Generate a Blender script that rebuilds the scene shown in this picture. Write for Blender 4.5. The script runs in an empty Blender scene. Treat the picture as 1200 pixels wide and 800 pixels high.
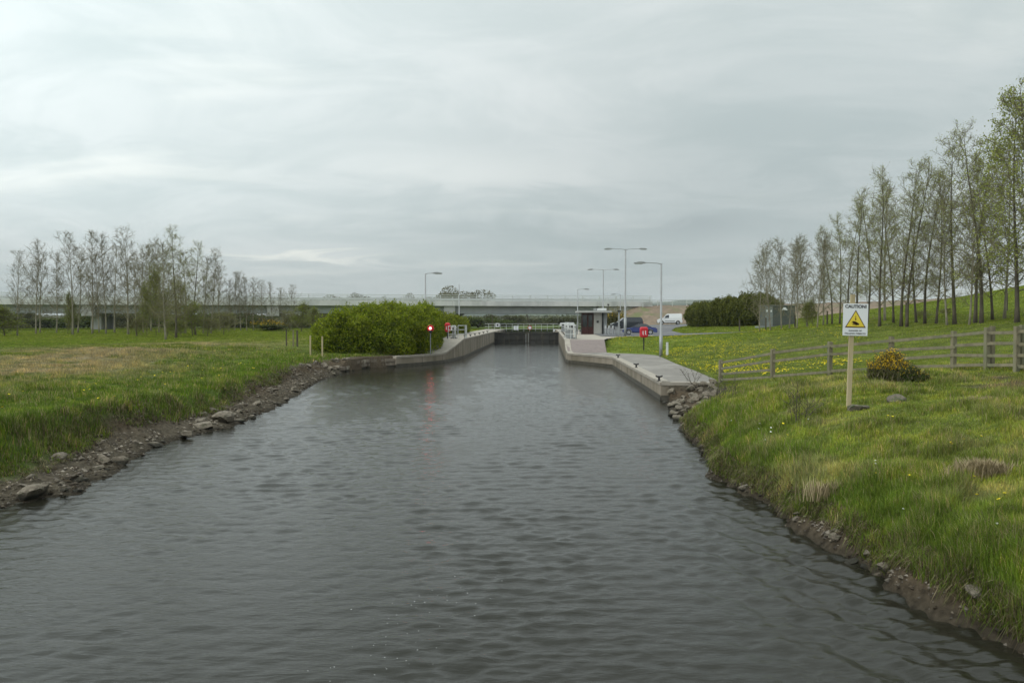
import bpy, math, random
import numpy as np
from mathutils import Vector, geometry
R = math.radians
rng = np.random.default_rng(7)
random.seed(7)
S = bpy.context.scene
COL = S.collection

# ------------------------------------------------------------------ camera, world, sun, exposure
CAMH = 3.4
F, HOR = 933.0, 375.0
PITCH = math.atan((400 - HOR) / F)
cam = bpy.data.objects.new('camera', bpy.data.cameras.new('camera')); COL.objects.link(cam)
cam.location = (0, 0, CAMH); cam.rotation_euler = (math.pi / 2 - PITCH, 0, 0)
cam.data.sensor_width = 36; cam.data.lens = F / 1200 * 36
cam.data.clip_start = 0.1; cam.data.clip_end = 9000
S.camera = cam
S.view_settings.view_transform = 'Standard'; S.view_settings.look = 'None'
S.view_settings.gamma = 1; S.view_settings.use_curve_mapping = False
S.view_settings.exposure = 0.0
S.cycles.use_denoising = True
S.cycles.max_bounces = 5; S.cycles.diffuse_bounces = 2; S.cycles.glossy_bounces = 3
S.cycles.transmission_bounces = 3; S.cycles.transparent_max_bounces = 6; S.cycles.volume_bounces = 0
S.cycles.caustics_reflective = False; S.cycles.caustics_refractive = False
S.cycles.sample_clamp_indirect = 4

SUN_EL, SUN_AZ = 50, 245     # overcast; the brightest part of the cloud is behind and left of the camera
W = bpy.data.worlds.new('World'); S.world = W; W.use_nodes = True
nt = W.node_tree; nt.nodes.clear()
def N(t, typ, **k):
    n = t.nodes.new(typ)
    for a, b in k.items(): setattr(n, a, b)
    return n
def build_world():
    L = nt.links.new
    out = N(nt, 'ShaderNodeOutputWorld'); bg = N(nt, 'ShaderNodeBackground')
    sky = N(nt, 'ShaderNodeTexSky', sky_type='NISHITA', sun_disc=False)
    sky.sun_elevation = R(SUN_EL); sky.sun_rotation = R(SUN_AZ)
    tc = N(nt, 'ShaderNodeTexCoord'); sep = N(nt, 'ShaderNodeSeparateXYZ'); L(tc.outputs['Generated'], sep.inputs[0])
    def M(op, a, b=None, c=None):
        m = N(nt, 'ShaderNodeMath', operation=op)
        for i, v in enumerate((a, b, c)):
            if v is None: continue
            if isinstance(v, (int, float)): m.inputs[i].default_value = v
            else: L(v, m.inputs[i])
        return m.outputs[0]
    z = M('MAXIMUM', sep.outputs[2], 0.0)
    dz = M('ADD', z, 0.13)
    u = M('DIVIDE', sep.outputs[0], dz); v = M('DIVIDE', sep.outputs[1], dz)
    cmb = N(nt, 'ShaderNodeCombineXYZ'); L(u, cmb.inputs[0]); L(v, cmb.inputs[1])
    def noise(scale, det, rot, sc, loc=(0, 0, 0), dist=0.0, rough=.5):
        mp = N(nt, 'ShaderNodeMapping'); mp.inputs['Rotation'].default_value = (0, 0, R(rot)); mp.inputs['Scale'].default_value = sc
        mp.inputs['Location'].default_value = loc
        L(cmb.outputs[0], mp.inputs[0])
        n = N(nt, 'ShaderNodeTexNoise'); n.inputs['Scale'].default_value = scale; n.inputs['Detail'].default_value = det
        n.inputs['Distortion'].default_value = dist; n.inputs['Roughness'].default_value = rough
        L(mp.outputs[0], n.inputs['Vector']); return n.outputs['Fac']
    def ramp(f, a, b):
        r = N(nt, 'ShaderNodeMapRange', interpolation_type='SMOOTHSTEP'); r.inputs[1].default_value = a; r.inputs[2].default_value = b
        L(f, r.inputs[0]); return r.outputs[0]
    big = ramp(noise(.42, 3, 20, (1, .55, 1), (3.1, 0.4, 0), .3), .3, .72)
    mid = ramp(noise(1.9, 8, 24, (.8, 1.0, 1), (1.3, 5.2, 0), .9, .62), .34, .68)
    streak = ramp(noise(1.2, 5, 14, (.6, 1.2, 1), (7.7, 2.2, 0), .5), .56, .8)
    def mix(f, a, b):
        m = N(nt, 'ShaderNodeMix', data_type='RGBA')
        if isinstance(f, (int, float)): m.inputs[0].default_value = f
        else: L(f, m.inputs[0])
        for i, c in ((6, a), (7, b)):
            if isinstance(c, tuple): m.inputs[i].default_value = (*c, 1)
            else: L(c, m.inputs[i])
        return m.outputs[2]
    dark, light = (.460, .530, .530), (.65, .695, .69)
    c = mix(M('ADD', M('MULTIPLY', big, .58), M('MULTIPLY', mid, .42)), dark, light)
    c = mix(M('MULTIPLY', streak, .6), c, (.76, .79, .75))
    wobx = M('MULTIPLY', M('SUBTRACT', mid, .5), .05)
    def blob(cx, cz, sx, sz_):      # a soft patch of cloud in a direction of the sky
        a = M('DIVIDE', M('SUBTRACT', sep.outputs[0], cx), sx); b = M('DIVIDE', M('SUBTRACT', M('ADD', z, M('MULTIPLY', wobx, .35)), cz), sz_)
        return M('EXPONENT', M('MULTIPLY', M('ADD', M('MULTIPLY', a, a), M('MULTIPLY', b, b)), -1.0))
    c = mix(M('MULTIPLY', blob(-.26, .077, .085, .007), .8), c, (.84, .86, .80))
    c = mix(M('MULTIPLY', blob(-.05, .185, .16, .018), .35), c, (.80, .83, .80))
    c = mix(M('MULTIPLY', blob(.22, .110, .06, .012), .55), c, (.40, .455, .465))
    c = mix(M('MULTIPLY', blob(.02, .105, .20, .016), .35), c, (.42, .48, .48))
    hz = ramp(z, 0.0, .10)                                     # slightly paler, warmer air low down
    c = mix(hz, mix(.35, c, (.56, .60, .58)), c)
    up = N(nt, 'ShaderNodeMapRange', interpolation_type='SMOOTHSTEP')   # an overcast sky brightens towards the zenith
    up.inputs[1].default_value = .38; up.inputs[2].default_value = 1.0; up.inputs[3].default_value = 1.0; up.inputs[4].default_value = 1.8
    L(z, up.inputs[0])
    west = N(nt, 'ShaderNodeMapRange', interpolation_type='SMOOTHSTEP')     # the cloud is thinner, brighter towards the west (left)
    west.inputs[1].default_value = .25; west.inputs[2].default_value = -.75; west.inputs[3].default_value = .97; west.inputs[4].default_value = 1.55
    L(sep.outputs[0], west.inputs[0])
    low = N(nt, 'ShaderNodeMapRange', interpolation_type='SMOOTHSTEP'); low.inputs[1].default_value = .0; low.inputs[2].default_value = .42
    low.inputs[3].default_value = .86; low.inputs[4].default_value = 1.18; L(z, low.inputs[0])
    west2 = N(nt, 'ShaderNodeMix', data_type='FLOAT'); L(ramp(z, 0.0, .16), west2.inputs[0]); west2.inputs[2].default_value = 1.0; L(west.outputs[0], west2.inputs[3])
    amt = M('MULTIPLY', M('MULTIPLY', up.outputs[0], west2.outputs[0]), low.outputs[0])
    vm = N(nt, 'ShaderNodeVectorMath', operation='SCALE'); L(c, vm.inputs[0]); L(amt, vm.inputs['Scale'])
    # clouds over the clear sky: nearly closed cover.  Background strength 0.1 -> colours x10
    vm2 = N(nt, 'ShaderNodeVectorMath', operation='SCALE'); L(vm.outputs[0], vm2.inputs[0]); vm2.inputs['Scale'].default_value = 10.6
    fin = mix(.95, sky.outputs[0], vm2.outputs[0])
    L(fin, bg.inputs[0]); bg.inputs[1].default_value = 0.1; L(bg.outputs[0], out.inputs[0])
build_world()
sun = bpy.data.objects.new('sun', bpy.data.lights.new('sun', 'SUN')); COL.objects.link(sun)
sun.data.energy = 1.3; sun.data.angle = R(40); sun.data.color = (1, .97, .92)
az = R(SUN_AZ)
sdir = Vector((math.sin(az) * math.cos(R(SUN_EL)), math.cos(az) * math.cos(R(SUN_EL)), math.sin(R(SUN_EL))))
sun.rotation_euler = sdir.to_track_quat('Z', 'Y').to_euler()

# ------------------------------------------------------------------ helpers
def ray(px, py):
    c, s = math.cos(PITCH), math.sin(PITCH); a = (px - 600) / F; b = (400 - py) / F
    return a, c + b * s, -s + b * c
def atz(px, py, z):                      # world point at pixel with height z
    dx, dy, dz = ray(px, py); t = (z - CAMH) / dz; return dx * t, dy * t
def atY(px, py, Y):
    dx, dy, dz = ray(px, py); t = Y / dy; return dx * t, CAMH + dz * t
def X(px, Y): return atY(px, HOR, Y)[0]
def sz(npx, Y): return npx * Y / F

def hash2(ix, iy, seed):
    h = (ix.astype(np.int64) * 374761393 + iy.astype(np.int64) * 668265263 + seed * 1442695041) & 0xffffffff
    h = ((h ^ (h >> 13)) * 1274126177) & 0xffffffff
    return ((h ^ (h >> 16)) & 0xffff) / 65535.0
def vnoise(x, y, seed=0):
    x = np.asarray(x, float); y = np.asarray(y, float)
    ix = np.floor(x); iy = np.floor(y); fx = x - ix; fy = y - iy
    fx = fx * fx * (3 - 2 * fx); fy = fy * fy * (3 - 2 * fy)
    a = hash2(ix, iy, seed); b = hash2(ix + 1, iy, seed); c = hash2(ix, iy + 1, seed); d = hash2(ix + 1, iy + 1, seed)
    return (a * (1 - fx) + b * fx) * (1 - fy) + (c * (1 - fx) + d * fx) * fy
def fbm(x, y, seed=0, o=4):
    s = 0; a = .5; t = 0
    for i in range(o):
        s = s + a * vnoise(x * 2 ** i, y * 2 ** i, seed + i * 17); t += a; a *= .5
    return s / t
def sst(a, b, x):
    t = np.clip((x - a) / (b - a), 0, 1); return t * t * (3 - 2 * t)

def mesh_np(name, V, Fq, mats, parent=None, smooth=False, color=None, mi=None):
    """V (n,3); Fq list of (m,k) int arrays or python lists."""
    me = bpy.data.meshes.new(name)
    V = np.asarray(V, np.float32)
    me.vertices.add(len(V)); me.vertices.foreach_set('co', V.ravel())
    if isinstance(Fq, np.ndarray): Fq = [Fq]
    loops = np.concatenate([f.ravel() for f in Fq]).astype(np.int32)
    sizes = np.concatenate([np.full(len(f), f.shape[1]) for f in Fq]).astype(np.int32)
    st = np.concatenate([[0], np.cumsum(sizes)[:-1]]).astype(np.int32)
    me.loops.add(len(loops)); me.loops.foreach_set('vertex_index', loops)
    me.polygons.add(len(sizes)); me.polygons.foreach_set('loop_start', st)
    me.polygons.foreach_set('use_smooth', np.full(len(sizes), smooth))
    if mi is not None: me.polygons.foreach_set('material_index', np.asarray(mi, np.int32))
    me.update(calc_edges=True)
    if color is not None:
        at = me.color_attributes.new('col', 'FLOAT_COLOR', 'POINT')
        c4 = np.ones((len(V), 4), np.float32); c4[:, :3] = color; at.data.foreach_set('color', c4.ravel())
    for m in (mats if isinstance(mats, (list, tuple)) else [mats]): me.materials.append(m)
    o = bpy.data.objects.new(name, me); COL.objects.link(o)
    if parent: o.parent = parent
    return o

class MB:
    """collects shapes into one mesh"""
    def __init__(s): s.v = []; s.f = []; s.m = []
    def add(s, vs, fs, m=0):
        n = len(s.v); s.v += [tuple(v) for v in vs]; s.f += [tuple(i + n for i in f) for f in fs]; s.m += [m] * len(fs)
    def box(s, c, d, rz=0, m=0, taper=1.0):
        hx, hy, hz = d[0] / 2, d[1] / 2, d[2] / 2; ca, sa = math.cos(rz), math.sin(rz); vs = []
        for z in (-1, 1):
            k = taper if z > 0 else 1
            for x, y in ((-1, -1), (1, -1), (1, 1), (-1, 1)):
                X_, Y_ = x * hx * k, y * hy * k
                vs.append((c[0] + X_ * ca - Y_ * sa, c[1] + X_ * sa + Y_ * ca, c[2] + z * hz))
        s.add(vs, [(3, 2, 1, 0), (4, 5, 6, 7), (0, 1, 5, 4), (1, 2, 6, 5), (2, 3, 7, 6), (3, 0, 4, 7)], m)
    def bar(s, a, b, w, h=None, m=0):
        """square/rect bar from a to b; w horizontal, h other"""
        a, b = Vector(a), Vector(b); h = h or w; t = (b - a).normalized()
        up = Vector((0, 0, 1)) if abs(t.z) < .95 else Vector((0, 1, 0))
        x = t.cross(up).normalized() * w / 2; y = x.cross(t).normalized() * h / 2
        vs = [a - x - y, a + x - y, a + x + y, a - x + y, b - x - y, b + x - y, b + x + y, b - x + y]
        s.add(vs, [(3, 2, 1, 0), (4, 5, 6, 7), (0, 1, 5, 4), (1, 2, 6, 5), (2, 3, 7, 6), (3, 0, 4, 7)], m)
    def tube(s, pts, rad, n=8, m=0, cap=True):
        pts = [Vector(p) for p in pts]; rad = rad if isinstance(rad, (list, tuple)) else [rad] * len(pts)
        rings = []
        for i, p in enumerate(pts):
            t = ((pts[min(i + 1, len(pts) - 1)] - pts[max(i - 1, 0)])).normalized()
            up = Vector((0, 0, 1)) if abs(t.z) < .9 else Vector((0, 1, 0))
            x = t.cross(up).normalized(); y = x.cross(t)
            rings.append([p + (x * math.cos(2 * math.pi * k / n) + y * math.sin(2 * math.pi * k / n)) * rad[i] for k in range(n)])
        vs = [v for r in rings for v in r]; fs = []
        for i in range(len(pts) - 1):
            for k in range(n):
                fs.append((i * n + k, i * n + (k + 1) % n, (i + 1) * n + (k + 1) % n, (i + 1) * n + k))
        if cap: fs.append(tuple(range(n))[::-1]); fs.append(tuple((len(pts) - 1) * n + k for k in range(n)))
        s.add(vs, fs, m)
    def lathe(s, prof, n=16, c=(0, 0, 0), axis='z', m=0):
        vs = []; fs = []
        for r, z in prof:
            for k in range(n):
                a = 2 * math.pi * k / n; p = (r * math.cos(a), r * math.sin(a), z)
                if axis == 'y': p = (p[0], p[2], p[1])
                if axis == 'x': p = (p[2], p[0], p[1])
                vs.append((c[0] + p[0], c[1] + p[1], c[2] + p[2]))
        for i in range(len(prof) - 1):
            for k in range(n): fs.append((i * n + k, i * n + (k + 1) % n, (i + 1) * n + (k + 1) % n, (i + 1) * n + k))
        s.add(vs, fs, m)
    def prism(s, poly, a, b, plane='xz', m=0):
        """extrude a 2-D outline between a and b along the remaining axis"""
        n = len(poly)
        def P(p, t): return {'xz': (p[0], t, p[1]), 'yz': (t, p[0], p[1]), 'xy': (p[0], p[1], t)}[plane]
        vs = [P(p, a) for p in poly] + [P(p, b) for p in poly]
        fs = [tuple(range(n))[::-1], tuple(range(n, 2 * n))] + [(i, (i + 1) % n, n + (i + 1) % n, n + i) for i in range(n)]
        s.add(vs, fs, m)
    def build(s, name, mats, parent=None, bevel=0, smooth=False):
        me = bpy.data.meshes.new(name); me.from_pydata(s.v, [], s.f)
        for p, mi in zip(me.polygons, s.m): p.material_index = mi; p.use_smooth = smooth
        for mt in (mats if isinstance(mats, (list, tuple)) else [mats]): me.materials.append(mt)
        import bmesh
        bm = bmesh.new(); bm.from_mesh(me); bmesh.ops.recalc_face_normals(bm, faces=bm.faces)
        if bevel:
            es = [e for e in bm.edges if len(e.link_faces) == 2 and e.calc_face_angle(0) > .6]
            bmesh.ops.bevel(bm, geom=es, offset=bevel, segments=2, affect='EDGES', clamp_overlap=True)
        bm.to_mesh(me); bm.free()
        o = bpy.data.objects.new(name, me); COL.objects.link(o)
        if parent: o.parent = parent
        return o

def tag(o, label=None, cat=None, group=None, kind=None):
    if label: o['label'] = label
    if cat: o['category'] = cat
    if group: o['group'] = group
    if kind: o['kind'] = kind
    return o
def thing(name, label, cat, loc=(0, 0, 0), rz=0, group=None):
    o = bpy.data.objects.new(name, None); COL.objects.link(o); o.location = loc; o.rotation_euler = (0, 0, rz)
    o.empty_display_size = .2
    return tag(o, label, cat, group)
def copy_tree(o, parent=None):
    c = o.copy(); COL.objects.link(c)
    if parent: c.parent = parent
    for ch in list(o.children): copy_tree(ch, c)
    return c

# ------------------------------------------------------------------ materials
def material(name, c1, c2=None, scale=3.0, rough=.85, bump=0.0, bscale=None, detail=6, metal=0.0, spec=.4, coat=0, c3=None, s3=.3, p3=(.5, .7),
             attr=False, attr_amt=.35, trans=0.0, stretch=(1, 1, 1), coords='Object', emit=None, estr=0):
    m = bpy.data.materials.new(name); m.use_nodes = True; t = m.node_tree; L = t.links.new
    b = t.nodes['Principled BSDF']; b.inputs['Roughness'].default_value = rough; b.inputs['Metallic'].default_value = metal
    b.inputs['Specular IOR Level'].default_value = spec; b.inputs['Coat Weight'].default_value = coat
    tc = N(t, 'ShaderNodeTexCoord'); mp = N(t, 'ShaderNodeMapping'); mp.inputs['Scale'].default_value = stretch; L(tc.outputs[coords], mp.inputs[0])
    def noise(s, d=detail):
        n = N(t, 'ShaderNodeTexNoise'); n.inputs['Scale'].default_value = s; n.inputs['Detail'].default_value = d; L(mp.outputs[0], n.inputs['Vector']); return n.outputs['Fac']
    def rampf(f, a, bb):
        r = N(t, 'ShaderNodeMapRange'); r.inputs[1].default_value = a; r.inputs[2].default_value = bb; L(f, r.inputs[0]); return r.outputs[0]
    def mix(f, a, bb, blend='MIX'):
        x = N(t, 'ShaderNodeMix', data_type='RGBA', blend_type=blend)
        if isinstance(f, float): x.inputs[0].default_value = f
        else: L(f, x.inputs[0])
        for i, c in ((6, a), (7, bb)):
            if isinstance(c, tuple): x.inputs[i].default_value = (*c, 1)
            else: L(c, x.inputs[i])
        return x.outputs[2]
    c2 = c2 or tuple(v * .7 for v in c1)
    if attr:
        a = N(t, 'ShaderNodeAttribute', attribute_name='col')
        k1 = mix(rampf(noise(scale), .3, .7), (1 - attr_amt,) * 3, (1 + attr_amt,) * 3)
        col = mix(1.0, a.outputs['Color'], k1, 'MULTIPLY')
    else:
        col = mix(rampf(noise(scale), .3, .7), c1, c2)
        if c3: col = mix(rampf(noise(s3), *p3), col, c3)
    L(col, b.inputs['Base Color'])
    if bump:
        bp = N(t, 'ShaderNodeBump'); bp.inputs['Distance'].default_value = bump; bp.inputs['Strength'].default_value = .8
        L(noise(bscale or scale * 3, 8), bp.inputs['Height']); L(bp.outputs[0], b.inputs['Normal'])
    if trans:
        tr = N(t, 'ShaderNodeBsdfTranslucent'); L(col, tr.inputs[0]); ms = N(t, 'ShaderNodeMixShader'); ms.inputs[0].default_value = trans
        L(b.outputs[0], ms.inputs[1]); L(tr.outputs[0], ms.inputs[2]); L(ms.outputs[0], t.nodes['Material Output'].inputs[0])
    if emit: b.inputs['Emission Color'].default_value = (*emit, 1); b.inputs['Emission Strength'].default_value = estr
    return m
M = {}
M['ground'] = material('ground_soil_and_turf', (1, 1, 1), scale=9, attr=True, attr_amt=.45, bump=.06, bscale=14, rough=.95, spec=.08)
M['blade'] = material('grass_blade', (1, 1, 1), scale=1.4, attr=True, attr_amt=.22, rough=.9, trans=.35, spec=.08)
M['leaf_attr'] = material('leaf', (1, 1, 1), scale=2.5, attr=True, attr_amt=.2, rough=.8, trans=.35, spec=.12)
M['rock'] = material('bank_rock', (.25, .215, .165), (.115, .095, .07), scale=3, bump=.06, bscale=9, c3=(.08, .085, .05), s3=2.2, p3=(.55, .75), rough=.9)
M['slate'] = material('dark_boulder', spec=.1, rough=.95, c1=(.20, .175, .135), c2=(.10, .09, .07), scale=4, bump=.03, bscale=14, c3=(.07, .10, .04), s3=3, p3=(.5, .7))
M['concrete'] = material('quay_concrete', (.33, .285, .225), (.23, .195, .15), scale=1.2, bump=.012, bscale=18, c3=(.17, .145, .10), s3=.7, p3=(.44, .66), stretch=(1, 1, .35))
M['coping'] = material('concrete_coping', (.37, .335, .28), (.28, .25, .21), scale=2, bump=.008, bscale=25, c3=(.25, .23, .19), s3=.8, p3=(.55, .8))
M['wetwall'] = material('wet_lower_concrete', (.10, .09, .07), (.05, .045, .035), scale=3, bump=.01, rough=.5)
M['tarmac'] = material('grey_path_tarmac', (.22, .203, .18), (.17, .157, .14), scale=2.2, bump=.006, bscale=60, c3=(.30, .28, .25), s3=.5, p3=(.5, .75))
M['redpave'] = material('reddish_ramp_paving', (.23, .19, .175), (.18, .145, .135), scale=3, bump=.01, bscale=40)
M['road'] = material('car_park_asphalt', (.125, .125, .13), (.095, .095, .10), scale=1.5, bump=.005, bscale=60, c3=(.17, .165, .16), s3=.25, p3=(.5, .7))
M['masonry'] = material('old_masonry', (.24, .20, .155), (.13, .105, .08), scale=1.8, bump=.05, bscale=5, c3=(.33, .29, .23), s3=1.5, p3=(.52, .65))
M['bridge'] = material('bridge_pale_paint', (.64, .635, .62), (.55, .55, .54), scale=.7, rough=.7, stretch=(1, 1, .3), c3=(.36, .375, .36), s3=.35, p3=(.5, .8))
M['girder'] = material('bridge_girder_steel', (.37, .385, .385), (.31, .325, .325), scale=.9, rough=.6, stretch=(1, 1, .4))
M['railing'] = material('galvanised_railing', (.66, .68, .66), (.54, .56, .55), scale=5, rough=.55, metal=.2)
M['pier'] = material('pier_concrete', (.42, .42, .40), (.32, .32, .30), scale=.8, bump=.02)
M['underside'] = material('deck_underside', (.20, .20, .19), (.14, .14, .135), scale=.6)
M['abut'] = material('abutment_concrete', (.46, .45, .39), (.39, .38, .32), scale=.6, bump=.02, c3=(.33, .31, .26), s3=.3)
M['embank'] = material('embankment_bare_soil', (.235, .175, .125), (.15, .115, .08), scale=1.3, bump=.12, bscale=3, c3=(.13, .14, .06), s3=.5, p3=(.5, .68))
M['galv'] = material('lamp_post_steel', (.36, .37, .37), (.28, .29, .29), scale=4, rough=.5, metal=.35)
M['lamphead'] = material('lamp_head_grey', (.40, .41, .41), rough=.4, metal=.2)
M['lens'] = material('lamp_lens', (.55, .57, .55), (.5, .52, .5), rough=.2)
M['wood'] = material('weathered_fence_wood', (.26, .23, .15), (.15, .135, .085), scale=6, bump=.008, bscale=30, stretch=(1, 1, .3), c3=(.17, .18, .11), s3=2)
M['postwood'] = material('pale_timber', (.50, .42, .26), (.38, .31, .18), scale=7, bump=.004, stretch=(1, 1, .2))
M['white'] = material('white_sign_face', (.80, .81, .84), (.76, .77, .80), scale=2, rough=.4)
M['black'] = material('black_paint', (.02, .02, .022), (.03, .03, .03), rough=.5)
M['yellow'] = material('sign_yellow', (.80, .62, .06), (.76, .58, .06), rough=.4)
M['brownred'] = material('sign_dark_red', (.06, .015, .012), rough=.4)
M['red'] = material('red_plastic', (.62, .02, .04), (.52, .02, .035), scale=3, rough=.4)
M['redframe'] = material('sign_red', (.6, .03, .03), rough=.4)
M['redlight'] = material('red_signal_lamp', (.9, .1, .08), rough=.3, emit=(1, .10, .10), estr=16)
M['iron'] = material('black_iron', (.025, .025, .027), (.04, .037, .034), scale=8, rough=.6)
M['maroon'] = material('maroon_door', (.065, .018, .015), (.05, .014, .012), rough=.35)
M['hutwall'] = material('hut_render', (.47, .46, .42), (.40, .39, .355), scale=1.5, bump=.005)
M['hutroof'] = material('hut_roof_edge', (.50, .50, .48), (.42, .42, .40), rough=.5)
M['glass'] = material('dark_window_glass', (.03, .035, .04), (.025, .03, .035), rough=.08, spec=.8)
M['cab'] = material('kiosk_grey_green_paint', (.095, .105, .095), (.075, .085, .075), scale=1.5, rough=.6)
M['cabdoor'] = material('kiosk_door_paint', (.23, .25, .24), (.19, .21, .20), scale=1.5, rough=.55)
M['gatesteel'] = material('lock_gate_dark_steel', (.055, .052, .045), (.03, .028, .024), scale=1.5, rough=.5, c3=(.10, .085, .06), s3=1.4, stretch=(1, 1, .3))
M['blue'] = material('dark_blue_car_paint', (.012, .030, .17), (.010, .024, .14), rough=.3, coat=.5, spec=.5)
M['vanwhite'] = material('white_van_paint', (.74, .75, .75), (.70, .71, .71), rough=.3, coat=.4)
M['darkcar'] = material('charcoal_van_paint', (.03, .035, .045), (.025, .03, .038), rough=.25, coat=.8)
M['tyre'] = material('tyre_rubber', (.02, .02, .02), rough=.8)
M['rim'] = material('alloy_rim', (.55, .56, .57), rough=.35, metal=.4)
M['bumper'] = material('grey_bumper', (.12, .12, .125), rough=.6)
M['headlight'] = material('headlight_glass', (.7, .72, .72), rough=.15)
M['taillight'] = material('tail_lamp', (.4, .02, .02), rough=.2)
M['bark_pale'] = material('pale_bark', (.30, .27, .20), (.17, .15, .11), scale=5, bump=.01, stretch=(1, 1, .4))
M['bark_dark'] = material('dark_bark', (.12, .10, .07), (.065, .055, .04), scale=5, bump=.015, stretch=(1, 1, .4))
M['twig'] = material('grey_brown_twig', (.19, .165, .095), (.13, .115, .07), scale=1, rough=.9)
M['petal_y'] = material('dandelion_yellow', (.86, .72, .03), (.80, .62, .02), rough=.8, trans=.2)
M['gorse'] = material('gorse_blossom', (.85, .56, .01), (.75, .46, .01), rough=.8)
M['petal_w'] = material('white_petal', (.8, .8, .74), rough=.8)
M['stem'] = material('flower_stem', (.12, .2, .05), rough=.8)
M['drygrass'] = material('dead_grass', (.36, .29, .17), (.24, .19, .11), rough=.9)
M['farhill'] = material('far_wooded_hill', (.055, .075, .055), (.09, .11, .06), scale=.01, rough=1, c3=(.04, .05, .04), s3=.02, coords='Object')
M['cyl_white'] = material('white_metal', (.72, .73, .72), (.62, .63, .62), rough=.45)

def wet_below(m, z):
    t = m.node_tree; L = t.links.new; b = t.nodes['Principled BSDF']; src = b.inputs['Base Color'].links[0].from_socket
    g = N(t, 'ShaderNodeNewGeometry'); sp = N(t, 'ShaderNodeSeparateXYZ'); L(g.outputs['Position'], sp.inputs[0]); r = N(t, 'ShaderNodeMapRange'); r.inputs[1].default_value = z; r.inputs[2].default_value = z - .07; L(sp.outputs[2], r.inputs[0])
    x = N(t, 'ShaderNodeMix', data_type='RGBA'); L(r.outputs[0], x.inputs[0]); L(src, x.inputs[6]); x.inputs[7].default_value = (.035, .032, .022, 1); L(x.outputs[2], b.inputs['Base Color'])
wet_below(M['rock'], .15); wet_below(M['concrete'], .20); wet_below(M['masonry'], .16)
# ------------------------------------------------------------------ terrain
LB = [(-40, -9.6), (0, -9.5), (14.3, -9.2), (15.7, -8.5), (17.8, -8.8), (21.4, -9.6), (23, -9.3), (26, -8.9), (30.2, -9.1), (37.3, -9.9), (43.4, -10.7),
      (51.2, -10.9), (56.6, -10.0), (57.7, -8.4), (60.4, -6.7), (63.8, -5.4), (67, -4.9), (72, -4.35), (117.5, -2.6), (152, -1.3), (3000, -1.3)]
RB = [(-40, 6.0), (0, 5.4), (8.1, 5.2), (9.0, 4.95), (11, 4.82), (12.1, 4.8), (13.2, 4.63), (14.8, 4.67), (17.2, 4.3), (20.6, 4.95), (23.5, 5.1), (26.4, 5.6), (30, 6.0),
      (33.7, 6.3), (57, 7.2), (60, 6.1), (62.8, 4.75), (64.7, 4.4), (66, 4.45), (117.5, 6.9), (152, 8.2), (3000, 8.2)]
def xL(y): return np.interp(y, [p[0] for p in LB], [p[1] for p in LB])
def xR(y): return np.interp(y, [p[0] for p in RB], [p[1] for p in RB])
LOW, HIGH = .75, 1.70
CP = [  # right side control heights
 (7.5, 18, 1.50), (6.5, 12, 1.15), (8, 8, 1.55), (10, 12, 1.72), (10, 2, 1.7), (15, 10, 2.0), (12, 19, 1.72), (14.3, 24.5, 1.80), (17, 25, 2.0), (11.2, 28, 1.45), (9.2, 30, 1.05), (8.6, 33, .78),
 (10.2, 38, .9), (12, 44, .95), (12, 52, .92), (11, 60, .88), (12.5, 70, 1.35), (10, 74, 1.6), (13, 79, 1.72), (18, 72, 2.05), (23, 75, 2.3), (28, 89, 2.6), (32, 80, 3.1), (24, 62, 2.85), (28, 50, 3.15), (27, 44, 3.25),
 (20, 38, 2.0), (16, 45, 1.45), (17, 58, 1.8), (34, 46, 3.9), (40, 60, 4.6), (38, 75, 4.2), (36, 100, 3.5), (44, 100, 4.6), (52, 95, 5.9), (58, 90, 7.3), (66, 82, 8.6), (82, 90, 10.5), (60, 60, 8.2), (50, 40, 6),
 (60, 20, 7), (100, 60, 11), (90, 130, 8.5), (60, 130, 3.5), (20, 130, 2.35), (26, 136, 2.6), (15, 93, 1.68), (13, 115, 1.9), (30, 115, 2.7), (10, 150, 1.7), (30, 160, 2.6), (25, 30, 2.6), (35, 25, 3.6),
 # left side
 (-11.5, 14, 1.12), (-11.5, 22, 1.0), (-11.5, 32, .85), (-12, 42, .85), (-12.5, 50, .85), (-14, 56, .9), (-14, 20, 1.3), (-16, 30, 1.15), (-18, 45, 1.3), (-20, 60, 1.5), (-30, 40, 1.5), (-20, 10, 1.1),
 (-40, 60, 1.6), (-9, 60, .85), (-10, 68, 1.2), (-8, 76, 1.65), (-8, 110, 1.7), (-20, 90, 1.75), (-40, 90, 1.7), (-60, 100, 1.65), (-60, 60, 1.6), (-90, 120, 1.6), (-50, 140, 1.85), (-20, 140, 1.8), (-100, 60, 1.6),
 (-60, 20, 1.5), (-30, -20, 1.2), (30, -20, 3), (0, 200, 1.6), (80, 220, 3), (-80, 220, 1.7), (0, 400, 1.6), (200, 300, 4), (-200, 300, 2), (250, 100, 12), (-250, 100, 2), (0, 1200, 2), (900, 1200, 6), (-900, 1200, 2),
 (900, 0, 12), (-900, 0, 2), (0, 2600, 3), (0, -200, 2), (400, -200, 6), (-400, -200, 2), (2500, 2500, 8), (-2500, 2500, 3), (2500, 0, 10), (-2500, 0, 3)]
_c = np.array(CP, float)
_k = lambda d2: np.sqrt(d2 + 9.0)
_A = _k((_c[:, None, 0] - _c[None, :, 0]) ** 2 + (_c[:, None, 1] - _c[None, :, 1]) ** 2)
_n = len(_c); _AA = np.zeros((_n + 1, _n + 1)); _AA[:_n, :_n] = _A + 0 * np.eye(_n); _AA[_n, :_n] = 1; _AA[:_n, _n] = 1
_w = np.linalg.solve(_AA, np.concatenate([_c[:, 2], [0]]))
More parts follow.
